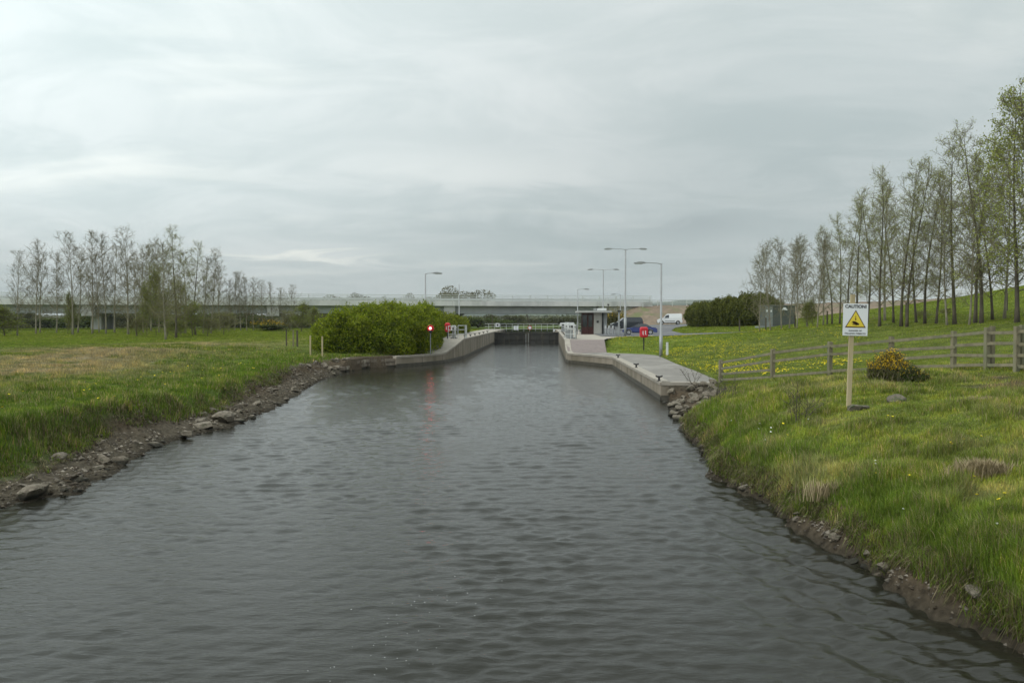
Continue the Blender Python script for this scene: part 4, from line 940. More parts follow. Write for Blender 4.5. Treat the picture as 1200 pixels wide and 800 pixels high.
def life_ring(x, y, z, hh, label, w=.62):
    o = thing('lifebuoy_housing', label, 'lifebuoy', (x, y, z), 0, 'red lifebuoy housings on posts')
    mb = MB(); mb.tube([(0, .05, -.1), (0, .05, hh - .15)], .055, 8); mb.build('post', M['iron'], o)
    # rounded shell
    def rr(w_, h_, r_): 
        pts = []
        for cx, cz, a0 in ((w_ / 2 - r_, h_ / 2 - r_, 0), (-w_ / 2 + r_, h_ / 2 - r_, 90), (-w_ / 2 + r_, -h_ / 2 + r_, 180), (w_ / 2 - r_, -h_ / 2 + r_, 270)):
            for k in range(5): a = R(a0 + k * 22.5); pts.append((cx + r_ * math.cos(a), cz + r_ * math.sin(a)))
        return pts
    mb = MB(); H_ = .86; rings = [(0.1, 1.0), (-.06, 1.0), (-.14, .92), (-.17, .75)]
    vs = []; fs = []; n = 20
    for yy, s in rings: vs += [(px_ * s, yy, hh - H_ / 2 + pz * s) for px_, pz in rr(w, H_, .17)]
    for i in range(3): fs += [(i * n + k, i * n + (k + 1) % n, (i + 1) * n + (k + 1) % n, (i + 1) * n + k) for k in range(n)]
    fs += [tuple(range(n)), tuple(3 * n + k for k in range(n))]; mb.add(vs, fs); sh = mb.build('housing_shell', M['red'], o, smooth=False)
    mb = MB()   # white markings: two curved strokes
    for s, x0 in ((-1, -.10), (1, .10)):
        mb.bar((x0, -.175, hh - H_ * .68), (x0, -.175, hh - H_ * .38), .06, .012)
        mb.bar((x0 - s * .0, -.177, hh - H_ * .68 - .02), (x0 + .07, -.177, hh - H_ * .68 - .02), .012, .05)
    mb.bar((.12, -.178, hh - H_ * .36), (-.0 + .06, -.178, hh - H_ * .36), .012, .05)
    mb.build('white_marking', M['white'], sh)
x, y = atz(754.5, 413.5, LOW); life_ring(x, y, h1(x, y), sz(27, y), 'large red lifebuoy housing with white marks on the right lawn edge', .66)
life_ring(X(524.5, 73), 73, HIGH, 1.45, 'small red lifebuoy housing against the left hedge near the lock', .5)
def bollard(x, y, z, s, label, group):
    o = thing('mooring_bollard', label, 'bollard', (x, y, z), 0, group)
    mb = MB(); mb.lathe([(.001, .0), (.13, 0), (.13, .03), (.065, .05), (.06, .24), (.001, .24)], 12); b = mb.build('bollard_stem', M['iron'], o, smooth=False)
    mb = MB(); mb.tube([(-.2, 0, .33), (-.15, 0, .27), (0, 0, .24), (.15, 0, .27), (.2, 0, .33)], [.035, .05, .065, .05, .035], 8); mb.build('bollard_horns', M['iron'], o, smooth=True)
    o.scale = (s, s, s)
for (px, py), d in zip(((723.5, 417.5), (744.5, 429), (771, 444.5)), ('farthest of the three on', 'middle one of the three on', 'nearest one to the camera on')):
    x, y = atz(px, py + 1.5, LOW + .04); bollard(x + .05, y, LOW + .035, .72, f'black horned mooring bollard, {d} the right quay edge', 'black mooring bollards on the right quay')
for i, yy in enumerate((76, 81.5, 87, 93, 99.5, 106.5)):
    bollard(float(xL(yy)) - .28, yy, HIGH + .035, .7, f'small black bollard on the left lock wall, {ORD[i]} from the camera', 'small bollards along the left lock wall')
for i, yy in enumerate((78, 86, 95, 104)):
    bollard(float(xR(yy)) + .28, yy, HIGH + .035, .7, f'small black bollard on the right lock wall, {ORD[i]} from the camera', 'small bollards along the right lock wall')
def marker(px, yb, yt, Y, w, mat, label, name='marker_post', lean=0.0, base=None):
    x = X(px, Y); z = base if base is not None else h1(x, Y); zt = atY(px, yt, Y)[1]
    mb = MB(); mb.add([(a * w / 2 + (lean if t else 0), b * w / 2, t) for t in (-.15, zt - z) for a, b in ((-1, -1), (1, -1), (1, 1), (-1, 1))],
                      [(3, 2, 1, 0), (4, 5, 6, 7), (0, 1, 5, 4), (1, 2, 6, 5), (2, 3, 7, 6), (3, 0, 4, 7)])
    o = mb.build(name, mat, None, bevel=.008); o.location = (x, Y, z); return tag(o, label, 'post')
marker(782, 415.5, 401, 57.4, .15, M['cyl_white'], 'short pale post standing beside the base of the nearest lamp post')
marker(363.5, 410, 393, 56, .10, M['postwood'], 'pale wooden post left of the hedge, farther from it')
marker(377.5, 410, 394, 55, .10, M['postwood'], 'pale wooden post at the left foot of the hedge')
marker(335.5, 402, 386, 62, .09, M['bark_dark'], 'thin dark post on the left lawn near the hedge', lean=0)
marker(343.5, 402, 386, 62, .09, M['wood'], 'thin grey post on the left lawn between two dark ones')
marker(352, 401, 387, 62, .12, M['bark_dark'], 'leaning dark stump post beside the pale post', lean=-.25)

# ------------------------------------------------------------------ lock gate, railings and machinery
def lock_gate():
    x0, x1 = -2.55, 6.85; xm = (x0 + x1) / 2; o = thing('lock_gate', 'dark steel pair of mitred lock gates with water leaking at the middle', 'lock gate', (xm, 117.6, 0))
    for s, lab in ((-1, 'left'), (1, 'right')):
        a = Vector((s * (x1 - x0) / 2, -.1, 0)); b = Vector((0, 1.0, 0)); mb = MB()
        lf = MB(); lf.add([a + Vector((0, 0, -1)), b + Vector((0, 0, -1)), b + Vector((0, 0, 1.58)), a + Vector((0, 0, 1.58)), a + Vector((0, .35, -1)), b + Vector((0, .35, -1)), b + Vector((0, .35, 1.58)), a + Vector((0, .35, 1.58))],
                          [(0, 1, 2, 3), (4, 5, 6, 7), (3, 2, 6, 7), (0, 1, 5, 4), (0, 3, 7, 4), (1, 2, 6, 5)])
        leaf = lf.build('gate_leaf', M['gatesteel'], o)
        for k in range(5):
            t = (k + .5) / 5; p = a.lerp(b, t); mb.box((p.x, p.y - .06, .5), (.12, .12, 2.0))
        mb.bar((a.x, a.y - .08, 1.45), (b.x, b.y - .08, 1.45), .12, .18); mb.bar((a.x, a.y - .08, .55), (b.x, b.y - .08, .55), .1, .12); mb.build('gate_ribs', M['gatesteel'], leaf)
    mb = MB(); mb.box((-4.3, -.05, 1.66), (1.1, .7, .1)); mb.box((4.35, -.05, 1.66), (.9, .7, .1)); mb.build('end_platform', M['coping'], o)
    mb = MB(); mb.bar((-4.7, .5, 1.66), (0, 1.2, 1.66), .6, .07); mb.bar((4.7, .5, 1.66), (0, 1.2, 1.66), .6, .07); mb.build('walkway', M['gatesteel'], o)
    mb = MB()   # kick board blocks along the walkway edge
    for k in range(22):
        u = -4.2 + k * .4; mb.box((u, .15 + .75 * (1 - abs(u) / 4.7), 1.72), (.2, .04, .16))
    mb.build('toe_board', M['iron'], o)
    mb = MB(); r = MB(); HP = []
    for k in range(13):
        u = -5.6 + k * .87; yy = .75 + .5 * (1 - min(abs(u), 4.7) / 4.7); mb.tube([(u, yy, 1.66), (u, yy, 2.85)], .024, 6); HP.append(mb); mb = MB()
    for zz in (2.85, 2.45, 2.05): r.tube([(-6.2, .7, zz), (-4.7, .75, zz), (0, 1.25, zz), (4.7, .75, zz)], .024, 6)
    h = r.build('handrail', M['railing'], o); [q.build('handrail_post', M['railing'], h) for q in HP]
    def plate(px, py, w, h_, mat, nm, yy=-.05, shape='box'):
        x, z = atY(px, py, 117.6); lx = x - xm; m = MB(); y0 = .6
        if shape == 'box': m.box((lx, y0, z), (w, .04, h_))
        else: m.lathe([(.001, 0), (w / 2, 0), (w / 2, .04), (.001, .04)], 18, (lx, y0, z), 'y')
        return m.build(nm, mat, o)
    p = plate(583, 380.8, .58, .55, M['white'], 'notice_plate'); m = MB(); x, z = atY(583, 380.8, 117.6); m.box((x - xm, .57, z), (.3, .02, .3)); m.build('symbol', M['iron'], p)
    p = plate(603.2, 384.2, .32, .62, M['white'], 'notice_plate'); plate(606.3, 384.2, .32, .62, M['white'], 'notice_plate')
    p = plate(621, 384, .62, .62, M['redframe'], 'prohibition_disc', shape='disc'); m = MB(); x, z = atY(621, 384, 117.6); m.lathe([(.001, 0), (.22, 0), (.22, .02), (.001, .02)], 16, (x - xm, .575, z), 'y'); m.build('white_centre', M['white'], p)
    plate(649.7, 387.2, .22, .3, M['white'], 'notice_plate')
    m = MB(); m.box((-.08, .86, .8), (.05, .02, 1.5)); m.box((.28, .80, .75), (.04, .02, 1.4)); m.build('leaking_water', M['lens'], o)
lock_gate()
def railing(pts, h, label, z=HIGH, every=1.0, mat='railing', tube=.03, rails=3):
    o = thing('safety_railing', label, 'railing', (pts[0][0], pts[0][1], z)); mb = MB(); r = MB(); ox, oy = pts[0][:2]
    for a, b in zip(pts[:-1], pts[1:]):
        L = math.dist(a, b); n = max(1, round(L / every))
        for k in range(n + 1): t = k / n; p = (a[0] + (b[0] - a[0]) * t - ox, a[1] + (b[1] - a[1]) * t - oy); mb = MB(); mb.tube([(p[0], p[1], 0), (p[0], p[1], h)], tube, 6); mb.build('upright', M[mat], o)
        for q in range(rails): zz = h * (1 - q * .32); r.tube([(a[0] - ox, a[1] - oy, zz), (b[0] - ox, b[1] - oy, zz)], tube, 6)
    r.build('rails', M[mat], o)
railing([(-5.8, 72.5), (-5.3, 72.5), (-5.3, 75)], 1.15, 'galvanised railing round the left lock paddle gear', every=.8)
railing([(-4.95, 73), (-4.35, 73.2), (-4.3, 75.5)], 1.2, 'galvanised railing at the left lock wall corner', every=.6)
railing([(4.75, 71.2), (5.75, 71.2), (5.85, 74.5)], 1.25, 'galvanised railing at the right lock wall corner', every=.5)
def pedestal(x, y, z, label, w, h, wheel=True):
    o = thing('paddle_gear', label, 'machinery', (x, y, z)); mb = MB(); mb.box((0, 0, .06), (w * 1.3, w * 1.3, .12)); mb.box((0, 0, h * .35), (w * .7, w * .7, h * .6), taper=.85); mb.build('pedestal', M['galv'], o, bevel=.02)
    mb = MB(); mb.box((0, -.03, h * .82), (w * 1.15, w * .9, h * .34)); mb.prism([(-w * .57, h * .99), (w * .57, h * .99), (w * .4, h * 1.1), (-w * .4, h * 1.1)], -w * .4, w * .4, 'xz'); mb.build('gear_casing', M['cyl_white'], o, bevel=.03)
    mb = MB(); mb.tube([(w * .5, -w * .5, h * .8), (w * .8, -w * .5, h * .8), (w * .8, -w * .5, h * .55)], .03, 6); mb.build('crank_handle', M['iron'], o)
    mb = MB(); mb.box((0, -w * .5, h * .82), (w * .5, .02, h * .16)); mb.build('dial', M['iron'], o)
pedestal(5.35, 72.4, HIGH, 'white topped paddle gear in the railing on the right lockside', .62, 1.35)
pedestal(5.4, 78, HIGH, 'farther white paddle gear on the right lockside edge', .5, 1.35)
pedestal(-5.4, 73.8, HIGH, 'grey paddle gear inside the left lockside railing', .45, 1.1)
pedestal(7.4, 115.5, HIGH, 'white control box at the right end of the lock gate', .8, 1.2)

# ------------------------------------------------------------------ control hut
def hut():
    Y = 95; x0, x1 = X(675.5, Y), X(715.5, Y); z = HIGH; k = Y / F
    o = thing('control_hut', 'small flat roofed lock control hut with maroon glazed door', 'hut', (x0, Y, z))
    def lx(px): return X(px, Y) - x0
    H_ = sz(25.5, Y)
    mb = MB(); mb.box(((lx(676) + lx(715)) / 2 + .1, 1.4, H_ + .1), (lx(715.5), 4.2, .22)); rf = mb.build('flat_roof', M['hutroof'], o, bevel=.02)
    mb = MB(); mb.box(((lx(699) + lx(713)) / 2, .6, H_ + .37), (lx(712) - lx(702), 1.0, .3)); mb.build('roof_unit', M['cyl_white'], rf, bevel=.04)
    mb = MB(); mb.tube([(lx(712.8), .2, H_ + .2), (lx(712.8), .2, H_ + 1.0)], .04, 6); mb.box((lx(713), .15, H_ + .95), (.22, .2, .14)); mb.build('camera_mast', M['iron'], rf)
    mb = MB(); mb.box((lx(697.5), .0, H_ + .38), (.35, .25, .28)); mb.build('floodlight', M['lamphead'], rf)
    mb = MB(); mb.box(((lx(696) + lx(705)) / 2, .22, H_ / 2), (lx(705) - lx(696), .25, H_)); mb.box(((lx(696) + lx(705)) / 2 - .2, 3.0, H_ / 2), (lx(705) - lx(682), .2, H_)); mb.box((lx(704.3), 1.6, H_ / 2), (.2, 2.6, H_)); mb.build('wall', M['hutwall'], o)
    mb = MB(); mb.box(((lx(707.5) + lx(712)) / 2, .6, H_ / 2), (lx(712) - lx(708), .5, H_)); mb.build('corner_pillar', M['galv'], o)
    mb = MB(); mb.box(((lx(682.5) + lx(696)) / 2, .35, H_ / 2), (lx(696) - lx(682.5), .08, H_)); d = mb.build('door', M['maroon'], o)
    mb = MB(); mb.box((lx(685.4), .30, H_ * .62), (lx(688.3) - lx(682.8), .03, H_ * .55)); mb.box((lx(692.2), .30, H_ * .62), (lx(694.4) - lx(690.0), .03, H_ * .55)); mb.build('pane', M['glass'], d)
    mb = MB()
    for px in (682.3, 689, 696): mb.box((lx(px), .28, H_ / 2), (.09, .09, H_))
    mb.build('frame', M['maroon'], d)
    mb = MB(); mb.box((lx(700.5), .08, H_ * .58), (.26, .05, .26)); mb.build('wall_speaker', M['iron'], o)
    mb = MB(); mb.box((lx(682), 1.7, H_ / 2), (.12, 2.6, H_)); mb.build('side_window', M['glass'], o)
    mb = MB(); mb.tube([(lx(676.7), .0, 0), (lx(676.7), 0, H_)], .05, 8); mb.build('roof_post', M['galv'], o)
    mb = MB(); mb.box((lx(706.6), .3, H_ / 2), (.12, .1, H_)); mb.build('downpipe', M['iron'], o)
hut()
for i, px in enumerate((709.8, 713.8, 718.3)):
    Y = 92; x = X(px, Y); o = thing('steel_bollard', f'dark steel bollard, {ORD[i]} from the hut corner', 'bollard', (x, Y, HIGH), 0, 'dark bollards beside the hut')
    mb = MB(); mb.tube([(0, 0, 0), (0, 0, 1.0), (0, 0, 1.08)], [.11, .11, .07], 10); mb.build('bollard_shaft', M['girder'], o); mb = MB(); mb.tube([(0, 0, .8), (0, 0, .9)], .115, 10); mb.build('reflective_band', M['cyl_white'], o)
def pillar_box(px, Y, w, h, label, mat):
    x = X(px, Y); o = thing('service_cabinet', label, 'cabinet', (x, Y, HIGH)); mb = MB(); mb.box((0, 0, h / 2), (w, .4, h)); mb.build('cabinet_body', mat, o, bevel=.02)
    mb = MB(); mb.box((0, -.21, h * .5), (w * .84, .02, h * .8)); mb.build('door', M['lamphead'], o); mb = MB(); mb.box((0, 0, h + .03), (w * 1.1, .46, .06)); mb.build('cap', mat, o)
pillar_box(723.6, 88, .55, .95, 'grey service cabinet at the lawn edge beside the blue car', M['galv'])
o = thing('ventilation_post', 'dark square post with cap between the bollards and the cars', 'post', (X(725.3, 87), 87, HIGH)); mb = MB(); mb.box((0, 0, 1.3), (.16, .16, 2.6)); mb.build('post', M['girder'], o)
mb = MB(); mb.box((0, 0, 2.68), (.36, .36, .16)); mb.build('cap', M['iron'], o)

# ------------------------------------------------------------------ vehicles (local x = forward)
def wheel(o, x, y, r, w=.2):
    s = 1 if y > 0 else -1
    mb = MB(); mb.lathe([(r * .62, -w / 2), (r * .93, -w / 2), (r, -w * .3), (r, w * .3), (r * .93, w / 2), (r * .62, w / 2)], 22, (x, y, r), 'y'); wh = mb.build('wheel', M['tyre'], o, smooth=True)
    mb = MB(); mb.lathe([(.001, 0), (r * .18, s * .01), (r * .2, -s * .03), (r * .5, -s * .03), (r * .63, s * .02), (r * .66, 0), (r * .66, -s * .12)], 20, (x, y + s * w * .45, r), 'y')
    mb.build('rim', M['rim'], wh)
def car(name, label, cat, loc, rz, prof, cabin, wheels, width, paint, r, glass_sides, extras):
    o = thing(name, label, cat, loc, rz)
    # body: side outline swept across the width, tucked in at top and bottom, with wheel arches cut as dark recesses
    def shell(poly, w_lo, w_hi, zlo, zhi, nm, mat, bev=.05):
        mb = MB(); n = len(poly); vs = []
        for s in (-1, 1):
            for (x, z) in poly:
                t = (z - zlo) / (zhi - zlo); vs.append((x, s * (w_lo + (w_hi - w_lo) * max(0, min(1, t))) / 2, z))
        mb.add(vs, [tuple(range(n))[::-1], tuple(range(n, 2 * n))] + [(i, (i + 1) % n, n + (i + 1) % n, n + i) for i in range(n)]); return mb.build(nm, mat, o, bevel=bev, smooth=False)
    zs = [p[1] for p in prof]; full = []
    # add arches to the lower edge
    lower = []
    for wx in wheels:
        for k in range(9): a = math.pi * (1 - k / 8); lower.append((wx + (r + .06) * math.cos(a), max(.22, r + (r + .06) * math.sin(a))))
    lower.sort(key=lambda p: p[0]); poly = prof + [(p[0], p[1]) for p in lower]      # prof runs front-bottom -> over the top -> rear-bottom, lower runs rear -> front
    body = shell(poly, width, width * .94, min(zs), max(zs), 'body', paint, .03)
    zc = [p[1] for p in cabin]; cab = shell(cabin, width * .93, width * .74, min(zc), max(zc), 'cabin', extras.get('roof', paint), .04)
    for s in (-1, 1):
        for gp in glass_sides:
            mb = MB(); vs = []
            for (x, z) in gp:
                t = (z - min(zc)) / (max(zc) - min(zc)); vs.append((x, s * ((width * .93 + (width * .74 - width * .93) * t) / 2 + .006), z))
            vs += [(v[0], v[1] - s * .03, v[2]) for v in vs]; n = len(gp); mb.add(vs, [tuple(range(n)), tuple(range(n, 2 * n))] + [(i, (i + 1) % n, n + (i + 1) % n, n + i) for i in range(n)]); mb.build('side_window', M['glass'], o)
        for wx in wheels: wheel(o, wx, s * (width / 2 - .11), r)
        mb = MB(); mb.box((extras['mirror'], s * (width / 2 + .06), extras['mz']), (.12, .16, .12)); mb.build('mirror', paint, o, bevel=.02)
    for nm, c, d, m in extras['bits']:
        mb = MB(); mb.box(c, d); mb.build(nm, m, o, bevel=.012)
    # windscreen and rear screen
    for nm, (xa, za, xb, zb) in extras['screens']:
        ta, tb = (za - min(zc)) / (max(zc) - min(zc)), (zb - min(zc)) / (max(zc) - min(zc)); wa = width * (.93 - .19 * ta) / 2 - .07; wb = width * (.93 - .19 * tb) / 2 - .07
        s = 1 if xa > xb else -1; e = .012 * s; mb = MB(); vs = [(xa + e, -wa, za + .01), (xa + e, wa, za + .01), (xb + e, wb, zb + .01), (xb + e, -wb, zb + .01)]; vs += [(v[0] - .04 * s, v[1], v[2] - .02) for v in vs]
        mb.add(vs, [(0, 1, 2, 3), (4, 5, 6, 7), (0, 1, 5, 4), (1, 2, 6, 5), (2, 3, 7, 6), (3, 0, 4, 7)]); mb.build(nm, M['glass'], o)
    mb = MB(); mb.box(((wheels[0] + wheels[1]) / 2, 0, .27), (abs(wheels[0] - wheels[1]) - .8, width * .8, .14)); mb.build('underbody', M['tyre'], o)
    return o
# each outline goes front (x+) bottom -> top -> rear bottom; cars face left in the photo => rz = pi
Yb = 92; xb = X(749.5, Yb); zb = h1(xb, Yb) + .055
car('convertible_car', 'dark blue sporty coupe parked on the car park facing left', 'car', (xb, Yb, zb), math.pi - .12,
    [(1.93, .25), (1.98, .45), (1.9, .62), (1.45, .74), (.75, .84), (-1.35, .86), (-1.85, .80), (-1.98, .62), (-1.95, .25)],
    [(.85, .82), (.12, 1.24), (-.35, 1.29), (-.75, 1.22), (-1.4, .84)], (1.25, -1.2), 1.68, M['blue'], .30,
    [[(.62, .88), (.10, 1.18), (-.30, 1.22), (-.62, 1.17), (-.72, .88)]],
    dict(roof=M['darkcar'], mirror=.6, mz=.92, screens=[('windscreen', (.80, .86, .16, 1.22)), ('rear_window', (-1.3, .89, -.8, 1.19))],
         bits=[('headlight', (1.86, .5, .62), (.12, .3, .12), M['headlight']), ('headlight', (1.86, -.5, .62), (.12, .3, .12), M['headlight']), ('tail_light', (-1.95, .58, .66), (.06, .3, .12), M['taillight']), ('tail_light', (-1.95, -.58, .66), (.06, .3, .12), M['taillight']), ('rear_bumper', (-1.96, 0, .42), (.08, 1.5, .2), M['blue'])]))
Yv = 133; xv = X(784.5, Yv); zv = h1(xv, Yv) + .055
car('delivery_van', 'small white delivery van parked below the embankment facing left', 'van', (xv, Yv, zv), math.pi - .12,
    [(2.0, .28), (2.05, .5), (1.98, .75), (1.75, .92), (1.1, 1.08), (-2.0, 1.08), (-2.06, .6), (-2.04, .28)],
    [(1.15, 1.05), (.55, 1.66), (.3, 1.78), (-1.8, 1.84), (-1.98, 1.75), (-2.02, 1.05)], (1.3, -1.35), 1.72, M['vanwhite'], .31,
    [[(.98, 1.1), (.52, 1.58), (.12, 1.62), (.12, 1.1)]],
    dict(mirror=.85, mz=1.15, screens=[('windscreen', (1.10, 1.10, .62, 1.58)), ('rear_window', (-2.01, 1.2, -1.99, 1.6))],
         bits=[('headlight', (1.9, .55, .78), (.16, .28, .16), M['headlight']), ('headlight', (1.9, -.55, .78), (.16, .28, .16), M['headlight']), ('front_bumper', (2.02, 0, .42), (.12, 1.6, .26), M['bumper']), ('rear_bumper', (-2.05, 0, .42), (.1, 1.6, .22), M['bumper']), ('rubbing_strip', (0, .865, .58), (1.7, .03, .09), M['bumper']), ('rubbing_strip', (0, -.865, .58), (1.7, .03, .09), M['bumper']), ('tail_light', (-2.05, .72, .9), (.05, .14, .35), M['taillight']), ('tail_light', (-2.05, -.72, .9), (.05, .14, .35), M['taillight'])]))
Yd = 112; xd = X(735, Yd); zd = h1(xd, Yd) + .055
car('dark_van', 'charcoal people carrier parked behind the blue coupe', 'van', (xd, Yd, zd), math.pi + .05,
    [(2.3, .28), (2.36, .5), (2.28, .82), (1.9, .98), (1.3, 1.08), (-2.05, 1.08), (-2.15, .6), (-2.12, .28)],
    [(1.4, 1.05), (.6, 1.66), (.2, 1.76), (-1.75, 1.78), (-2.0, 1.6), (-2.1, 1.05)], (1.45, -1.35), 1.85, M['darkcar'], .33,
    [[(1.12, 1.12), (.55, 1.6), (.05, 1.64), (.05, 1.12)], [(-.05, 1.12), (-.05, 1.64), (-.95, 1.64), (-.95, 1.12)], [(-1.05, 1.12), (-1.05, 1.64), (-1.7, 1.62), (-1.85, 1.12)]],
    dict(mirror=.95, mz=1.15, screens=[('windscreen', (1.33, 1.1, .66, 1.6)), ('rear_window', (-2.07, 1.2, -1.99, 1.55))],
         bits=[('headlight', (2.22, .6, .8), (.16, .3, .16), M['headlight']), ('headlight', (2.22, -.6, .8), (.16, .3, .16), M['headlight']), ('front_bumper', (2.33, 0, .45), (.12, 1.7, .26), M['bumper']), ('rear_bumper', (-2.16, 0, .42), (.1, 1.7, .22), M['bumper']), ('tail_light', (-2.1, .8, 1.0), (.05, .12, .4), M['taillight']), ('tail_light', (-2.1, -.8, 1.0), (.05, .12, .4), M['taillight'])]))

# ------------------------------------------------------------------ grey kiosk
def kiosk():
    Y = 88; x0 = X(896.5, Y); x1 = X(906, Y); z = h1((x0 + x1) / 2, Y); ang = R(20)
    o = thing('transformer_kiosk', 'grey-green steel transformer kiosk with white warning triangle by the hedge', 'kiosk', (x0, Y, z - .1))
    h = atY(900, 358.3, Y)[1] - z + .1; w1 = sz(9.5, Y); w2 = sz(26, Y)
    mb = MB(); mb.box(((w1 + w2) / 2 + .0, 1.1, h / 2), (w1 + w2, 2.0, h)); mb.build('kiosk_body', M['cab'], o, bevel=.02)
    mb = MB(); mb.box((w1 / 2, .07, h * .5), (w1 * .92, .06, h * .94)); d = mb.build('door', M['cabdoor'], o)
    for dx in (-.2, .22): q = MB(); q.box((w1 / 2 + dx, .035, h * .77), (.18, .02, .22)); q.build('warning_label', M['white'], d)
    q = MB(); q.box((w1 * .5, .03, h * .42), (.06, .04, .2)); q.build('handle', M['iron'], d)
    mb = MB(); mb.box(((w1 + w2) / 2, 1.1, h + .04), (w1 + w2 + .16, 2.2, .09)); mb.build('roof', M['cabdoor'], o, bevel=.02)
    mb = MB()
    for k in range(7): mb.box((w1 + .25 + k * w2 / 7.2, .095, h * .48), (.03, .02, h * .9))
    mb.build('panel_ribs', M['cab'], o)
    mb = MB(); cx = w1 + w2 * .52; mb.prism([(cx - .36, h * .80), (cx + .36, h * .80), (cx + .12, h * .93), (cx - .12, h * .93)], .05, .085, 'xz'); mb.build('warning_triangle', M['white'], o)
    mb = MB(); mb.box(((w1 + w2) / 2 - .9, .2, .05), (w1 + w2 - .2, 1.6, .28)); mb.build('plinth', M['cabdoor'], o)
kiosk()

# ------------------------------------------------------------------ fences
FP = [(845, 33.4), (906, 29.8), (973, 28), (1045, 27), (1118, 25.6), (1157, 24.6), (1192, 23.6), (1240, 22.2), (1290, 21)]
def rail_fence():
    pts = [(X(px, Y), Y) for px, Y in FP]; zs = [h1(*p) for p in pts]; ox, oy, oz = pts[0][0], pts[0][1], zs[0]
    o = thing('wooden_fence', 'weathered timber post and rail fence between the rough bank and the lawn', 'fence', (ox, oy, oz))
    for i, ((x, y), z) in enumerate(zip(pts, zs)):
        mb = MB(); dbl = FP[i][0] in (1157, 1192)
        hh = (.95, 1.2, 1.2, 1.2, 1.28, 1.36, 1.36, 1.36, 1.36)[i]
        mb.box((x - ox, y - oy, z - oz + hh / 2 - .1), (.15, .13, hh + .2), .25); mb.build('post', M['wood'], o, bevel=.012)
        if dbl: mb = MB(); mb.box((x - ox + .22, y - oy + .1, z - oz + hh / 2 - .08), (.13, .13, hh + .24), .2); mb.build('post', M['wood'], o, bevel=.012)
        if i + 1 < len(pts):
            x2, y2 = pts[i + 1]; z2 = zs[i + 1]; h2 = (.95, 1.2, 1.2, 1.2, 1.28, 1.36, 1.36, 1.36, 1.36)[i + 1]
            for f1, f2, j in ((.88, .88, 0), (.62, .62, 1), (.38, .38, 2), (.14, .14, 3)):
                if j == 2 and i in (1, 2): continue
                mb = MB(); a = (x - ox, y - oy - .1, z - oz + hh * f1 + random.uniform(-.03, .03)); b = (x2 - ox, y2 - oy - .1, z2 - oz + h2 * f2 + random.uniform(-.03, .03))
                mb.bar(a, b, .045, .10); mb.build('rail', M['wood'], o, bevel=.008)
rail_fence()
def wire_fence(pts, h, every, label, name='wire_fence', mat='wood', pw=.11, rails=3, rw=.006, zf=None):
    zf = zf or h1; ox, oy = pts[0]; oz = zf(ox, oy); o = thing(name, label, 'fence', (ox, oy, oz)); Q = []
    for a, b in zip(pts[:-1], pts[1:]):
        n = max(1, round(math.dist(a, b) / every)); Q += [(a[0] + (b[0] - a[0]) * k / n, a[1] + (b[1] - a[1]) * k / n) for k in range(n)]
    Q.append(pts[-1]); Z = [zf(*q) for q in Q]
    for q, z in zip(Q, Z): mb = MB(); mb.box((q[0] - ox, q[1] - oy, z - oz + h / 2 - .1), (pw, pw, h + .2)); mb.build('post', M[mat], o)
    mb = MB()
    for j in range(rails):
        for i in range(len(Q) - 1):
            zz = h * (.95 - j * .8 / rails); mb.bar((Q[i][0] - ox, Q[i][1] - oy, Z[i] - oz + zz), (Q[i + 1][0] - ox, Q[i + 1][1] - oy, Z[i + 1] - oz + zz), rw, rw * (1 if rw < .03 else 2.2))
    mb.build('wires' if rw < .03 else 'rails', M['iron'] if rw < .03 else M[mat], o)
wire_fence([(24, 84), (30, 68), (36, 58), (42, 48)], 1.25, 4.2, 'thin wire fence with dark posts behind the right slope trees', mat='bark_dark')
ec = np.array(EMB)
def ez(x, y): i = np.argmin((ec[:, 0] - x) ** 2); return float(np.interp(x, ec[:, 0], ec[:, 2])) - .1
wire_fence([(25, 152.3), (34, 155), (45, 156.5), (58, 156.5), (70, 152)], 1.15, 3.2, 'grey post and rail road fence along the top of the embankment', name='roadside_fence', mat='railing', rails=3, rw=.06, zf=ez, pw=.12)
wire_fence([(70, 152), (84, 138), (100, 122)], 1.3, 3.0, 'grey road fence seen through the right tree belt', name='roadside_fence', mat='railing', rails=3, rw=.06, zf=ez, pw=.12)

